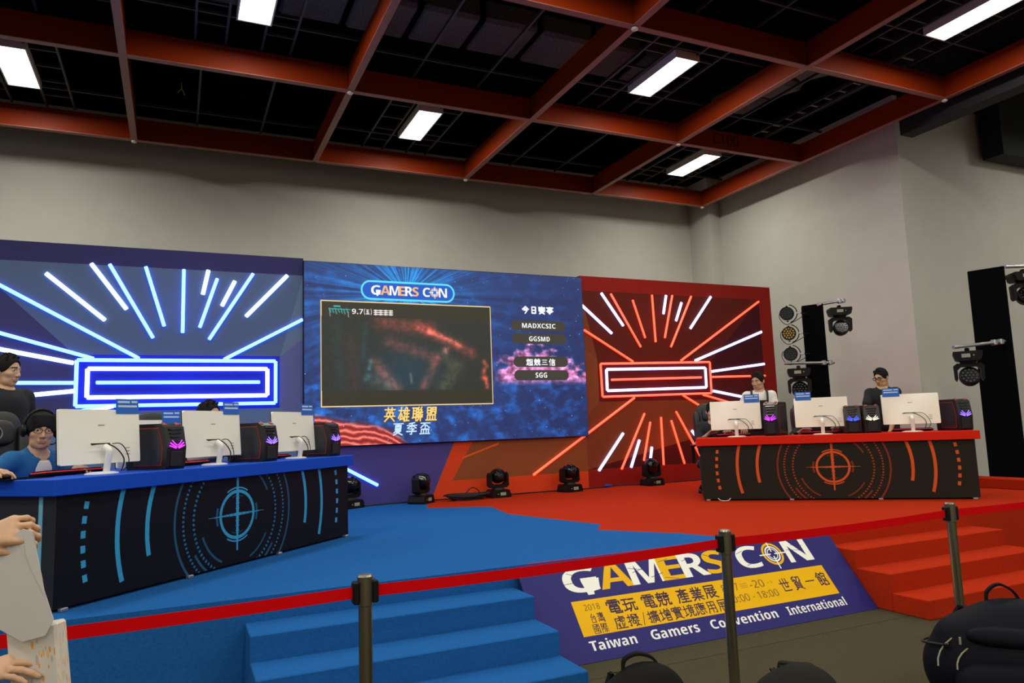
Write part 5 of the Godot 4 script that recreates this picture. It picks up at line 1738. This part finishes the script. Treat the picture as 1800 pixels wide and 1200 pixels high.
var chair0: Node3D
func gaming_chair(at: Vector3, turn: float, label: String) -> void:
	if chair0:
		var c := copy(chair0, label)
		c.position = at
		c.rotation.y = turn
		return
	var o := thing("gaming_chair", label, "chair", at, turn, "gaming chairs at the player desks")
	chair0 = o
	var m := mat("chair_leather", rgb(20, 20, 23), 0.45)
	put("backrest", superbox(Vector3(0.52, 0.8, 0.1), 0.35, 0.4), m, o, Vector3(0, 0.87, -0.24), Vector3(-0.14, 0, 0))
	for x in [-1.0, 1.0]:
		put("wing", superbox(Vector3(0.1, 0.5, 0.13), 0.5, 0.6), m, o, Vector3(x * 0.24, 0.9, -0.21), Vector3(-0.14, x * -0.3, 0))
		put("armrest", superbox(Vector3(0.08, 0.035, 0.26), 0.5, 0.5), M.black_plastic, o, Vector3(x * 0.31, 0.66, 0.0))
		put("arm_post", box_mesh(Vector3(0.04, 0.24, 0.05), 0.008), M.black_plastic, o, Vector3(x * 0.31, 0.53, 0.0))
	put("headrest", superbox(Vector3(0.33, 0.2, 0.09), 0.5, 0.5), m, o, Vector3(0, 1.1, -0.22), Vector3(-0.14, 0, 0))
	var ring := PackedVector3Array()
	for k in 25:
		ring.append(Vector3(cos(TAU * k / 24) * 0.05, sin(TAU * k / 24) * 0.05, 0))
	var s := st()
	tube(s, ring, 0.005, 6, false)
	tube(s, PackedVector3Array([Vector3(-0.025, 0.008, 0), Vector3(0.025, 0.008, 0)]), 0.005, 6)
	tube(s, PackedVector3Array([Vector3(-0.02, -0.014, 0), Vector3(0.02, -0.014, 0)]), 0.005, 6)
	put("emblem", done(s), mat("emblem_grey", rgb(120, 120, 124), 0.5), o, Vector3(0, 1.1, -0.17), Vector3(-0.14, 0, 0))
	put("seat", superbox(Vector3(0.54, 0.13, 0.54), 0.4, 0.4), m, o, Vector3(0, 0.4, 0.02))
	put("gas_lift", tube_mesh(PackedVector3Array([Vector3(0, 0.08, 0), Vector3(0, 0.36, 0)]), 0.03, 12), M.black_plastic, o)
	for k in 5:
		var a := TAU * k / 5
		var d := Vector3(cos(a), 0, sin(a))
		put("leg", tube_mesh(PackedVector3Array([d * 0.03 + Vector3(0, 0.11, 0), d * 0.3 + Vector3(0, 0.075, 0)]), [0.028, 0.018], 8), M.black_plastic, o)
		put("caster", tube_mesh(PackedVector3Array([d * 0.3 + Vector3(-0.02, 0.03, 0), d * 0.3 + Vector3(0.02, 0.03, 0)]), 0.03, 12), M.dark_rubber, o)

func spectator() -> void:
	# a visitor beside the camera: only raised hands and what they hold are in the picture
	var at := Vector3(-0.9, 0, -1.98)
	var turn := deg_to_rad(152)
	var back := Basis(Vector3.UP, -turn)
	var wrists := [back * (Vector3(-0.455, 1.035, -2.33) - at), back * (Vector3(-0.455, 1.362, -2.345) - at)]
	var dirs := [back * Vector3(0.9, 0.12, 0.3).normalized(), back * Vector3(0.82, 0.22, 0.32).normalized()]
	person("visitor in a grey top beside the camera raising a folded white sheet", at, turn, {"head": Vector3(0.3, 0.2, 0), "shirt": rgb(120, 116, 112), "hands": wrists, "grip": 1, "skin": Color(0.56, 0.33, 0.2), "cell": 0.015, "hand_dir": dirs, "palm_up": [back * Vector3(-0.2, 0.9, 0.4), back * Vector3(-0.2, 0.55, 0.8)]})
	var b := Basis(Vector3.UP, deg_to_rad(-24.7))
	var s := st()
	extrude(s, PackedVector2Array([Vector2(-0.012, 0.004), Vector2(0.022, -0.008), Vector2(0.055, -0.15), Vector2(0.082, -0.223), Vector2(0.062, -0.262), Vector2(0.004, -0.275), Vector2(-0.06, -0.24), Vector2(-0.13, -0.15), Vector2(-0.08, -0.075)]), -0.0008, 0.0008)
	extrude(s, PackedVector2Array([Vector2(-0.004, 0.006), Vector2(0.02, 0.0), Vector2(0.052, -0.12), Vector2(0.058, -0.16), Vector2(0.03, -0.11), Vector2(0.008, -0.06)]), 0.004, 0.0055)
	var p := put(numbered("paper_sheet"), done(s), mat("paper_white", rgb(196, 192, 190), 0.8), self, Vector3(-0.346, 1.382, -2.287))
	p.basis = b
	tag(p, "folded white paper sheet held up at the picture edge", "paper")
	# printed paper bag hanging below
	var cv := Canvas.new(256, 256, rgb(206, 200, 192))
	for k in 70:
		cv.disc(Vector2(rng.randf() * 256, rng.randf() * 256), rng.randf_range(3, 9), [rgb(222, 150, 70), rgb(226, 176, 110), rgb(186, 170, 160)][k % 3])
	var g := put(numbered("paper_bag"), box_mesh(Vector3(0.13, 0.34, 0.05), 0.006), printed("bag_flowers", cv, 0.7), self, Vector3(-0.3, 0.97, -2.315))
	g.basis = b * Basis(Vector3.BACK, 0.12)
	tag(g, "pale paper bag with orange flower print below the white sheet", "paper bag")

# ------------------------------------------------------------------ stage lighting
func moving_head(called: String, label: String, group: String, wash: bool) -> Node3D:
	# stands on its base: base, yoke, tilting head; the head looks towards +z
	var o := thing(called, label, "stage light", Vector3.ZERO, 0.0, group)
	var s := st()
	extrude(s, PackedVector2Array([Vector2(-0.15, 0.0), Vector2(0.15, 0.0), Vector2(0.155, 0.03), Vector2(0.135, 0.1), Vector2(0.11, 0.115), Vector2(-0.11, 0.115), Vector2(-0.135, 0.1), Vector2(-0.155, 0.03)]), -0.13, 0.13)
	var b := put("base", done(s), M.black_plastic, o)
	put("display", box_mesh(Vector3(0.09, 0.045, 0.006), 0.002), M.label_print, b, Vector3(0.02, 0.055, 0.132))
	put("button", box_mesh(Vector3(0.014, 0.014, 0.006), 0.002), M.lens_amber, b, Vector3(-0.06, 0.055, 0.132))
	put("turntable", lathe_mesh(PackedVector2Array([Vector2(0, 0.14), Vector2(0.085, 0.14), Vector2(0.095, 0.112), Vector2(0, 0.112)]), 24), M.dark_rubber, o)
	s = st()
	extrude(s, PackedVector2Array([Vector2(-0.155, 0.33), Vector2(-0.16, 0.17), Vector2(-0.12, 0.14), Vector2(0.12, 0.14), Vector2(0.16, 0.17), Vector2(0.155, 0.33), Vector2(0.135, 0.36), Vector2(0.12, 0.33), Vector2(0.118, 0.22), Vector2(0.08, 0.185), Vector2(-0.08, 0.185), Vector2(-0.118, 0.22), Vector2(-0.12, 0.33), Vector2(-0.135, 0.36)]), -0.055, 0.055)
	put("yoke", done(s), M.black_plastic, o)
	var h := Node3D.new()
	h.name = "lamp_head"
	h.position = Vector3(0, 0.31, 0)
	o.add_child(h)
	var t := Transform3D(Basis(Vector3.RIGHT, PI / 2), Vector3.ZERO)     # lathe axis y -> z
	if wash:
		s = st()
		lathe(s, PackedVector2Array([Vector2(0.095, 0.07), Vector2(0.112, 0.06), Vector2(0.112, 0.0), Vector2(0.09, -0.07), Vector2(0.05, -0.1), Vector2(0, -0.105)]), 24, t)
		put("drum", done(s), M.black_plastic, h)
		s = st()
		lathe(s, PackedVector2Array([Vector2(0, 0.062), Vector2(0.097, 0.062), Vector2(0.097, 0.05), Vector2(0, 0.05)]), 24, t)
		put("lens", done(s), M.black_gloss, h)
		s = st()
		for k in 19:
			var r := 0.0 if k == 0 else (0.038 if k < 7 else 0.076)
			var a := TAU * k / 6.0 if k < 7 else TAU * k / 12.0
			lathe(s, PackedVector2Array([Vector2(0, 0.068), Vector2(0.011, 0.066), Vector2(0.013, 0.06)]), 8, t * Transform3D(Basis.IDENTITY, Vector3(cos(a) * r, 0, sin(a) * r)))
		put("led_cells", done(s), M.case_side, h)
	else:
		s = st()
		lathe(s, PackedVector2Array([Vector2(0.07, 0.115), Vector2(0.09, 0.09), Vector2(0.108, 0.03), Vector2(0.11, -0.03), Vector2(0.095, -0.09), Vector2(0.06, -0.12), Vector2(0, -0.125)]), 26, t)
		put("shell", done(s), M.black_gloss, h)
		s = st()
		lathe(s, PackedVector2Array([Vector2(0, 0.135), Vector2(0.03, 0.13), Vector2(0.055, 0.118), Vector2(0.07, 0.1)]), 22, t)
		put("lens", done(s), M.chrome_lens, h)
	return o

func aim(o: Node3D, tilt: float) -> Node3D:
	o.get_node("lamp_head").rotation.x = tilt
	return o

func par_can(label: String, at: Vector3, turn: float, chips: Material) -> void:
	var o := thing("par_can", label, "stage light", at, turn, "round LED cans clamped on the short tower")
	var t := Transform3D(Basis(Vector3.RIGHT, PI / 2), Vector3.ZERO)
	var s := st()
	lathe(s, PackedVector2Array([Vector2(0.1, 0.05), Vector2(0.11, 0.05), Vector2(0.112, -0.02), Vector2(0.09, -0.08), Vector2(0.0, -0.085)]), 24, t)
	put("can", done(s), M.black_plastic, o)
	s = st()
	lathe(s, PackedVector2Array([Vector2(0, 0.04), Vector2(0.1, 0.04), Vector2(0.1, 0.03), Vector2(0, 0.03)]), 24, t)
	put("face_plate", done(s), M.dark_rubber, o)
	var cell := lathe_mesh(PackedVector2Array([Vector2(0, 0.008), Vector2(0.011, 0.006), Vector2(0.014, 0.0)]), 8)
	for k in 19:
		var r := 0.0 if k == 0 else (0.04 if k < 7 else 0.078)
		var a := TAU * k / 6.0 if k < 7 else TAU * k / 12.0
		put("led_cell", cell, chips, o, Vector3(cos(a) * r, sin(a) * r, 0.041), Vector3(PI / 2, 0, 0))
	var br := PackedVector3Array()
	for k in 13:
		var a := PI * (0.08 + 0.84 * k / 12.0)
		br.append(Vector3(0.15 * sin(a) + 0.005, 0.15 * cos(a), -0.02))
	put("bracket", tube_mesh(br, 0.009, 6), M.black_plastic, o)
	put("clamp", box_mesh(Vector3(0.07, 0.035, 0.03), 0.006), M.alu, o, Vector3(0.18, 0.0, -0.02))
	# arm back to the tower
	var inv := o.transform.affine_inverse()
	put("arm", tube_mesh(PackedVector3Array([Vector3(0.2, 0.0, -0.02), inv * Vector3(9.72, at.y, -9.02)]), 0.012, 8), M.black_plastic, o)
	for y in [-1.0, 1.0]:
		put("knob", lathe_mesh(PackedVector2Array([Vector2(0, 0.02), Vector2(0.016, 0.018), Vector2(0.016, 0.0), Vector2(0, 0.0)]), 10), M.black_plastic, o, Vector3(0.0, 0.125 * y - 0.01, -0.02))
	put("lead", tube_mesh(smooth_path(PackedVector3Array([Vector3(0, 0.0, -0.085), Vector3(-0.1, 0.06, -0.1), Vector3(-0.13, -0.05, -0.08), Vector3(-0.03, -0.17, -0.06), Vector3(0.12, -0.12, -0.06), Vector3(0.24, -0.06, -0.02)])), 0.006, 6), M.dark_rubber, o)

func tower(label: String, at: Vector3, turn: float, wide: float, tall: float) -> void:
	# a truss leg hidden by a black cloth sleeve
	var o := thing("light_tower", label, "light tower", at, turn, "cloth-covered light towers")
	var poly := PackedVector2Array()
	for k in 32:
		var q := float(k) / 8.0
		var c: int = int(q)
		var f := q - c
		var p: Vector2 = [Vector2(-1, -1), Vector2(1, -1), Vector2(1, 1), Vector2(-1, 1)][c].lerp([Vector2(1, -1), Vector2(1, 1), Vector2(-1, 1), Vector2(-1, -1)][c], f)
		poly.append(p * wide / 2 * (1.0 + 0.025 * sin(k * 2.4)))
	var s := st()
	extrude(s, poly, 0.0, tall, Transform3D(Basis(Vector3.RIGHT, -PI / 2), Vector3.ZERO))
	put("sleeve", done(s), M.black_cloth, o)
	put("top_plate", box_mesh(Vector3(wide * 1.02, 0.03, wide * 1.02), 0.01), M.black_cloth, o, Vector3(0, tall + 0.01, 0), Vector3(0.0, 0, 0.04))
	put("base_plate", box_mesh(Vector3(wide * 1.5, 0.03, wide * 1.5), 0.008), M.dark_rubber, o, Vector3(0, 0.016, 0))

func bar(label: String, a: Vector3, b: Vector3) -> void:
	var o := thing("lighting_bar", label, "pipe", (a + b) / 2, 0.0, "aluminium pipes on the towers")
	var c := (a + b) / 2
	put("pipe", tube_mesh(PackedVector3Array([a - c, b - c]), 0.024, 14), M.alu, o)
	var d := (b - a).normalized()
	for k in 2:
		put("coupler", box_mesh(Vector3(0.07, 0.08, 0.07), 0.012), M.alu, o, d * (a.distance_to(b) * (0.42 - 0.13 * k)), Vector3(0, atan2(-d.z, d.x), 0))

func stage_lights() -> void:
	var beam0 := moving_head("moving_head", "black moving-head light peeking out behind the blue desk", "moving heads on the stage floor", false)
	var spots := [[2.18, -10.2, 0.5, -0.35, ""], [3.17, -10.12, 0.75, -0.15, "black moving-head light on the blue carpet, turned towards the screen"], [4.36, -10.14, 0.05, -0.1, "black moving-head light with a glinting lens beside the cable pile"], [5.57, -10.14, 0.15, -0.15, "black moving-head light on the red carpet under the screen corner"], [7.1, -10.14, 0.1, -1.35, "black moving-head light under the red wing's lower rays"]]
	for k in spots.size():
		var q: Array = spots[k]
		var o := beam0 if k == 0 else copy(beam0, q[4])
		o.position = Vector3(q[0], STAGE, q[1])
		o.rotation.y = q[2]
		aim(o, q[3])
	# short tower at the end of the red wing
	var z := -9.0
	tower("shorter black cloth-covered light tower beside the red wing", Vector3(9.8, STAGE, z - 0.06), -0.79, 0.33, 2.86)
	bar("pale pipe across the shorter tower at head height", Vector3(8.84, 2.48, z + 0.16), Vector3(9.95, 2.5, z + 0.16))
	bar("pale pipe on top of the shorter tower", Vector3(9.72, 3.47, z + 0.14), Vector3(10.4, 3.58, z + 0.1))
	par_can("topmost of the three round LED cans on the shorter tower", Vector3(9.16, 3.32, z), -0.9, M.case_side)
	par_can("middle round LED can, its cells yellowish, on the shorter tower", Vector3(9.17, 2.99, z), -0.8, M.lens_amber)
	par_can("lowest of the three round LED cans on the shorter tower", Vector3(9.17, 2.65, z), -0.75, M.case_side)
	var wash0 := moving_head("hanging_moving_head", "black wash light hanging below the round LED cans", "moving heads hung from the towers", true)
	var hung := [[9.15, 2.44, z + 0.16, -0.75, ""], [10.2, 3.47, z + 0.14, -0.6, "black wash light hanging from the top pipe of the shorter tower"], [9.72, 2.46, -6.42, -0.95, "black wash light hanging from the pipe between desk and tall tower"], [11.12, 3.62, -6.4, -0.6, "black wash light hanging from the top of the tall tower"]]
	for k in hung.size():
		var q: Array = hung[k]
		var o := wash0 if k == 0 else copy(wash0, q[4])
		# upside down under its clamp
		o.transform = Transform3D((Basis(Vector3.UP, q[3]) * Basis(Vector3.BACK, PI)).scaled(Vector3.ONE * 1.12), Vector3(q[0], q[1] - 0.045, q[2]))
		aim(o, 0.35)
		put("clamp", box_mesh(Vector3(0.05, 0.05, 0.07), 0.01), M.black_plastic, o, Vector3(0, -0.02, 0))
	# tall tower near the picture edge
	tower("tall black cloth-covered light tower behind the low red kerb", Vector3(10.66, STAGE, -6.64), -1.0, 0.44, 3.0)
	bar("pale pipe reaching out from the tall tower above the desk", Vector3(9.45, 2.47, -6.42), Vector3(10.55, 2.57, -6.42))
	bar("pale pipe on top of the tall tower", Vector3(10.72, 3.64, -6.4), Vector3(11.75, 3.72, -6.4))
	# leads on the stage floor
	var s := st()
	tube(s, smooth_path(PackedVector3Array([Vector3(2.35, 0.61, -10.25), Vector3(2.8, 0.61, -10.33), Vector3(3.3, 0.61, -10.36), Vector3(3.8, 0.61, -10.34), Vector3(4.3, 0.61, -10.33), Vector3(5.0, 0.61, -10.36), Vector3(5.5, 0.61, -10.34), Vector3(6.2, 0.61, -10.34), Vector3(6.6, 0.62, -10.38), Vector3(7.1, 0.61, -10.33), Vector3(7.8, 0.61, -10.36), Vector3(9.2, 0.61, -10.34)]), 5), 0.011, 6)
	var c := put(numbered("floor_cable"), done(s), M.dark_rubber, self)
	tag(c, "long black cable lying along the foot of the backdrop", "cable")
	s = st()
	for k in 9:
		var ring := PackedVector3Array()
		var r := 0.16 + 0.012 * k
		for i in 21:
			var a := TAU * i / 20.0
			ring.append(Vector3(cos(a) * r * 1.35 + 0.02 * sin(k * 3.0), 0.012 + 0.009 * k + 0.006 * sin(a * 3.0 + k), sin(a) * r * 0.5 + 0.015 * cos(k * 2.0)))
		tube(s, ring, 0.009, 5, false)
	tube(s, smooth_path(PackedVector3Array([Vector3(-0.05, 0.08, 0), Vector3(0.05, 0.17, 0.02), Vector3(0.16, 0.13, 0.0), Vector3(0.2, 0.04, 0.0)])), 0.008, 5)
	c = put(numbered("cable_pile"), done(s), M.dark_rubber, self, Vector3(3.86, STAGE, -10.08))
	tag(c, "untidy coil of black cable on the red carpet by the slanted orange bar", "cable")
	s = st()
	tube(s, PackedVector3Array([Vector3(-0.07, 0, 0), Vector3(-0.02, 0.004, 0), Vector3(0.07, 0, 0)]), [0.012, 0.022, 0.014], 10)
	c = put(numbered("power_plug"), done(s), M.desk_blue, self, Vector3(6.36, STAGE + 0.03, -10.3))
	tag(c, "small blue power connector on the cable between two moving heads", "plug")
	# end of a lead at the foot of the red desk
	c = put(numbered("white_lead"), tube_mesh(smooth_path(PackedVector3Array([on_desk(false, Vector3(0.18, 0.03, 0.0)), on_desk(false, Vector3(0.22, 0.006, 0.035)), on_desk(false, Vector3(0.3, 0.006, 0.03)), on_desk(false, Vector3(0.33, 0.03, 0.0))])), 0.005, 6), M.white_gloss, self)
	tag(c, "short white lead curling out under the red desk", "cable")

# ------------------------------------------------------------------ crowd barrier
func barriers() -> void:
	var posts := [Vector3(-1.5, 0, -3.42), Vector3(0.81, 0, -3.47), Vector3(3.0, 0, -3.57), Vector3(5.13, 0, -3.64), Vector3(7.3, 0, -3.7)]
	var names := ["chrome belt post just outside the picture by the blue side", "chrome belt post in front of the blue steps", "chrome belt post in front of the slanted banner", "chrome belt post in front of the red steps", "chrome belt post beyond the large dark backpack"]
	var pole := tube_mesh(PackedVector3Array([Vector3(0, 0.03, 0), Vector3(0, 0.93, 0)]), 0.031, 28)
	var head := lathe_mesh(PackedVector2Array([Vector2(0, 0.957), Vector2(0.03, 0.955), Vector2(0.036, 0.947), Vector2(0.036, 0.82), Vector2(0.031, 0.815)]), 28)
	var base := lathe_mesh(PackedVector2Array([Vector2(0.03, 0.06), Vector2(0.05, 0.045), Vector2(0.15, 0.025), Vector2(0.165, 0.01), Vector2(0.165, 0.0)]), 36)
	for k in posts.size():
		var p: Vector3 = posts[k]
		var o := thing("belt_post", names[k], "barrier post", p, 0.0, "belt posts in front of the stage")
		put("pole", pole, M.dark_steel, o)
		put("cap", head, M.dark_steel, o)
		put("base", base, M.dark_steel, o)
		for sx in [-1.0, 1.0]:
			put("belt_slot", box_mesh(Vector3(0.03, 0.1, 0.05), 0.006), M.black_plastic, o, Vector3(sx * 0.044, 0.878, 0.0))
		if k < posts.size() - 1:
			# the belt it lets out, sagging a little
			var d: Vector3 = posts[k + 1] - p
			var s := st()
			var n := 14
			for i in n:
				var u0 := float(i) / n
				var u1 := float(i + 1) / n
				var a := Vector3(lerpf(0.05, d.x - 0.05, u0), 0.879 - 0.012 * 4 * u0 * (1 - u0), d.z * u0)
				var b := Vector3(lerpf(0.05, d.x - 0.05, u1), 0.879 - 0.012 * 4 * u1 * (1 - u1), d.z * u1)
				var h := Vector3(0, 0.026, 0)
				var w := Vector3(0, 0, 0.0012)
				quad(s, a + h + w, b + h + w, b - h + w, a - h + w)
				quad(s, b + h - w, a + h - w, a - h - w, b - h - w)
				quad(s, a + h - w, b + h - w, b + h + w, a + h + w)
				quad(s, a - h + w, b - h + w, b - h - w, a - h - w)
			put("belt", done(s), M.belt_red, o)

# ------------------------------------------------------------------ bags on the hall floor
func webbing(a: PackedVector3Array, wide: float, thick: float) -> ArrayMesh:
	# a flat strap along a path, its broad side facing outwards from the z axis
	var s := st()
	for i in a.size() - 1:
		var d := (a[i + 1] - a[i]).normalized()
		var side := Vector3.BACK
		if absf(d.dot(side)) > 0.9:
			side = Vector3.RIGHT
		var up := d.cross(side).normalized() * thick / 2
		side = side * wide / 2
		var p := a[i]
		var q := a[i + 1]
		quad(s, p - side + up, p + side + up, q + side + up, q - side + up)
		quad(s, p + side - up, p - side - up, q - side - up, q + side - up)
		quad(s, p + side + up, p + side - up, q + side - up, q + side + up)
		quad(s, p - side - up, p - side + up, q - side + up, q - side - up)
	return done(s)

func backpack(label: String, at: Vector3, turn: float, size: Vector3, m: Material, accent: Material, loop := 0.1) -> Node3D:
	var o := thing("backpack", label, "backpack", at, turn, "backpacks in front of the barrier")
	# padded body: slumped, narrower at the top
	var F := Field.new(Vector3(-0.6, -0.02, -0.4) * size, Vector3(0.6, 1.08, 0.62) * size, 0.016)
	F.limb(Vector3(-0.26, 0.3, 0) * size, Vector3(0.26, 0.3, 0) * size, size.x * 0.21, size.x * 0.21, 0.04)
	F.blob(Vector3(0, 0.42, 0) * size, Vector3(0.46, 0.44, 0.46) * size, Basis.IDENTITY, 0.05)
	F.blob(Vector3(0.06, 0.68, -0.04) * size, Vector3(0.34, 0.31, 0.36) * size, Basis.IDENTITY, 0.05)
	F.blob(Vector3(-0.12, 0.62, 0.0) * size, Vector3(0.28, 0.26, 0.34) * size, Basis.IDENTITY, 0.03)
	F.keep(Vector3(0, -1, 0), 0.0)
	put("bag", skin_mesh([[F.nets(), Transform3D.IDENTITY, Color.WHITE]]), m, o)
	put("front_pocket", superbox(Vector3(size.x * 0.7, size.y * 0.46, size.z * 0.42), 0.7, 0.6, 32, 20), m, o, Vector3(0, size.y * 0.28, size.z * 0.38), Vector3(-0.1, 0, 0.03))
	put("upper_pocket", superbox(Vector3(size.x * 0.56, size.y * 0.2, size.z * 0.3), 0.75, 0.6, 28, 16), m, o, Vector3(size.x * 0.02, size.y * 0.68, size.z * 0.3), Vector3(-0.35, 0, -0.04))
	for r in [[0.43, 0.36, 0.36], [0.34, 0.26, 0.46]]:
		var z := PackedVector3Array()
		for k in 19:
			var a := PI * (0.0 + 1.0 * k / 18.0)
			z.append(Vector3(cos(a) * size.x * r[0], size.y * (0.42 + r[1] * sin(a)), size.z * (r[2] - 0.2 * sin(a))))
		put("zip", tube_mesh(z, 0.0045, 6), accent, o)
	var y := size.y
	put("handle", webbing(smooth_path(PackedVector3Array([Vector3(-0.07, y * 0.9, -size.z * 0.12), Vector3(-0.062, y * (0.97 + loop * 0.5), -size.z * 0.12), Vector3(0.0, y * (0.98 + loop), -size.z * 0.12), Vector3(0.07, y * (0.97 + loop * 0.5), -size.z * 0.12), Vector3(0.1, y * 0.9, -size.z * 0.12)])), 0.034, 0.012), m, o)
	for sx in [-1.0, 1.0]:
		put("shoulder_strap", webbing(smooth_path(PackedVector3Array([Vector3(sx * size.x * 0.16, y * 0.84, -size.z * 0.3), Vector3(sx * size.x * 0.2, y * 0.8, -size.z * 0.46), Vector3(sx * size.x * 0.25, y * 0.55, -size.z * 0.56), Vector3(sx * size.x * 0.25, y * 0.2, -size.z * 0.5), Vector3(sx * size.x * 0.24, y * 0.06, -size.z * 0.36)])), 0.05, 0.012), m, o)
		put("side_strap", tube_mesh(smooth_path(PackedVector3Array([Vector3(sx * size.x * 0.36, y * 0.6, size.z * 0.3), Vector3(sx * size.x * 0.47, y * 0.56, 0), Vector3(sx * size.x * 0.38, y * 0.55, -size.z * 0.28)])), 0.007, 6), M.dark_rubber, o)
		put("buckle", box_mesh(Vector3(0.03, 0.02, 0.012), 0.003), M.black_gloss, o, Vector3(sx * size.x * 0.37, y * 0.6, size.z * 0.3))
	put("zip_pull", box_mesh(Vector3(0.012, 0.04, 0.006), 0.002), accent, o, Vector3(-size.x * 0.3, y * 0.66, size.z * 0.36))
	return o

func bags() -> void:
	var dark := mat("bag_nylon", rgb(24, 23, 22), 0.8)
	var navy := mat("bag_navy", rgb(15, 16, 24), 0.6)
	var grey := mat("bag_grey", rgb(34, 33, 31), 0.8)
	for b in [dark, navy, grey]:
		b.metallic_specular = 0.2
	var red := mat("zip_red", rgb(170, 40, 24), 0.5)
	var pale := mat("zip_pale", rgb(130, 124, 108), 0.5)
	backpack("black backpack with a grab loop below the banner's tagline", Vector3(1.95, 0, -2.96), -0.35, Vector3(0.54, 0.52, 0.36), dark, red, 0.07)
	backpack("grey-black backpack between two belt posts, only its rounded top in view", Vector3(2.6, 0, -2.68), -0.8, Vector3(0.5, 0.49, 0.36), grey, dark, -0.02)
	backpack("large navy-black backpack with pale zips in front of the red steps", Vector3(4.2, 0, -2.72), -0.75, Vector3(0.9, 0.57, 0.5), navy, pale, 0.13)
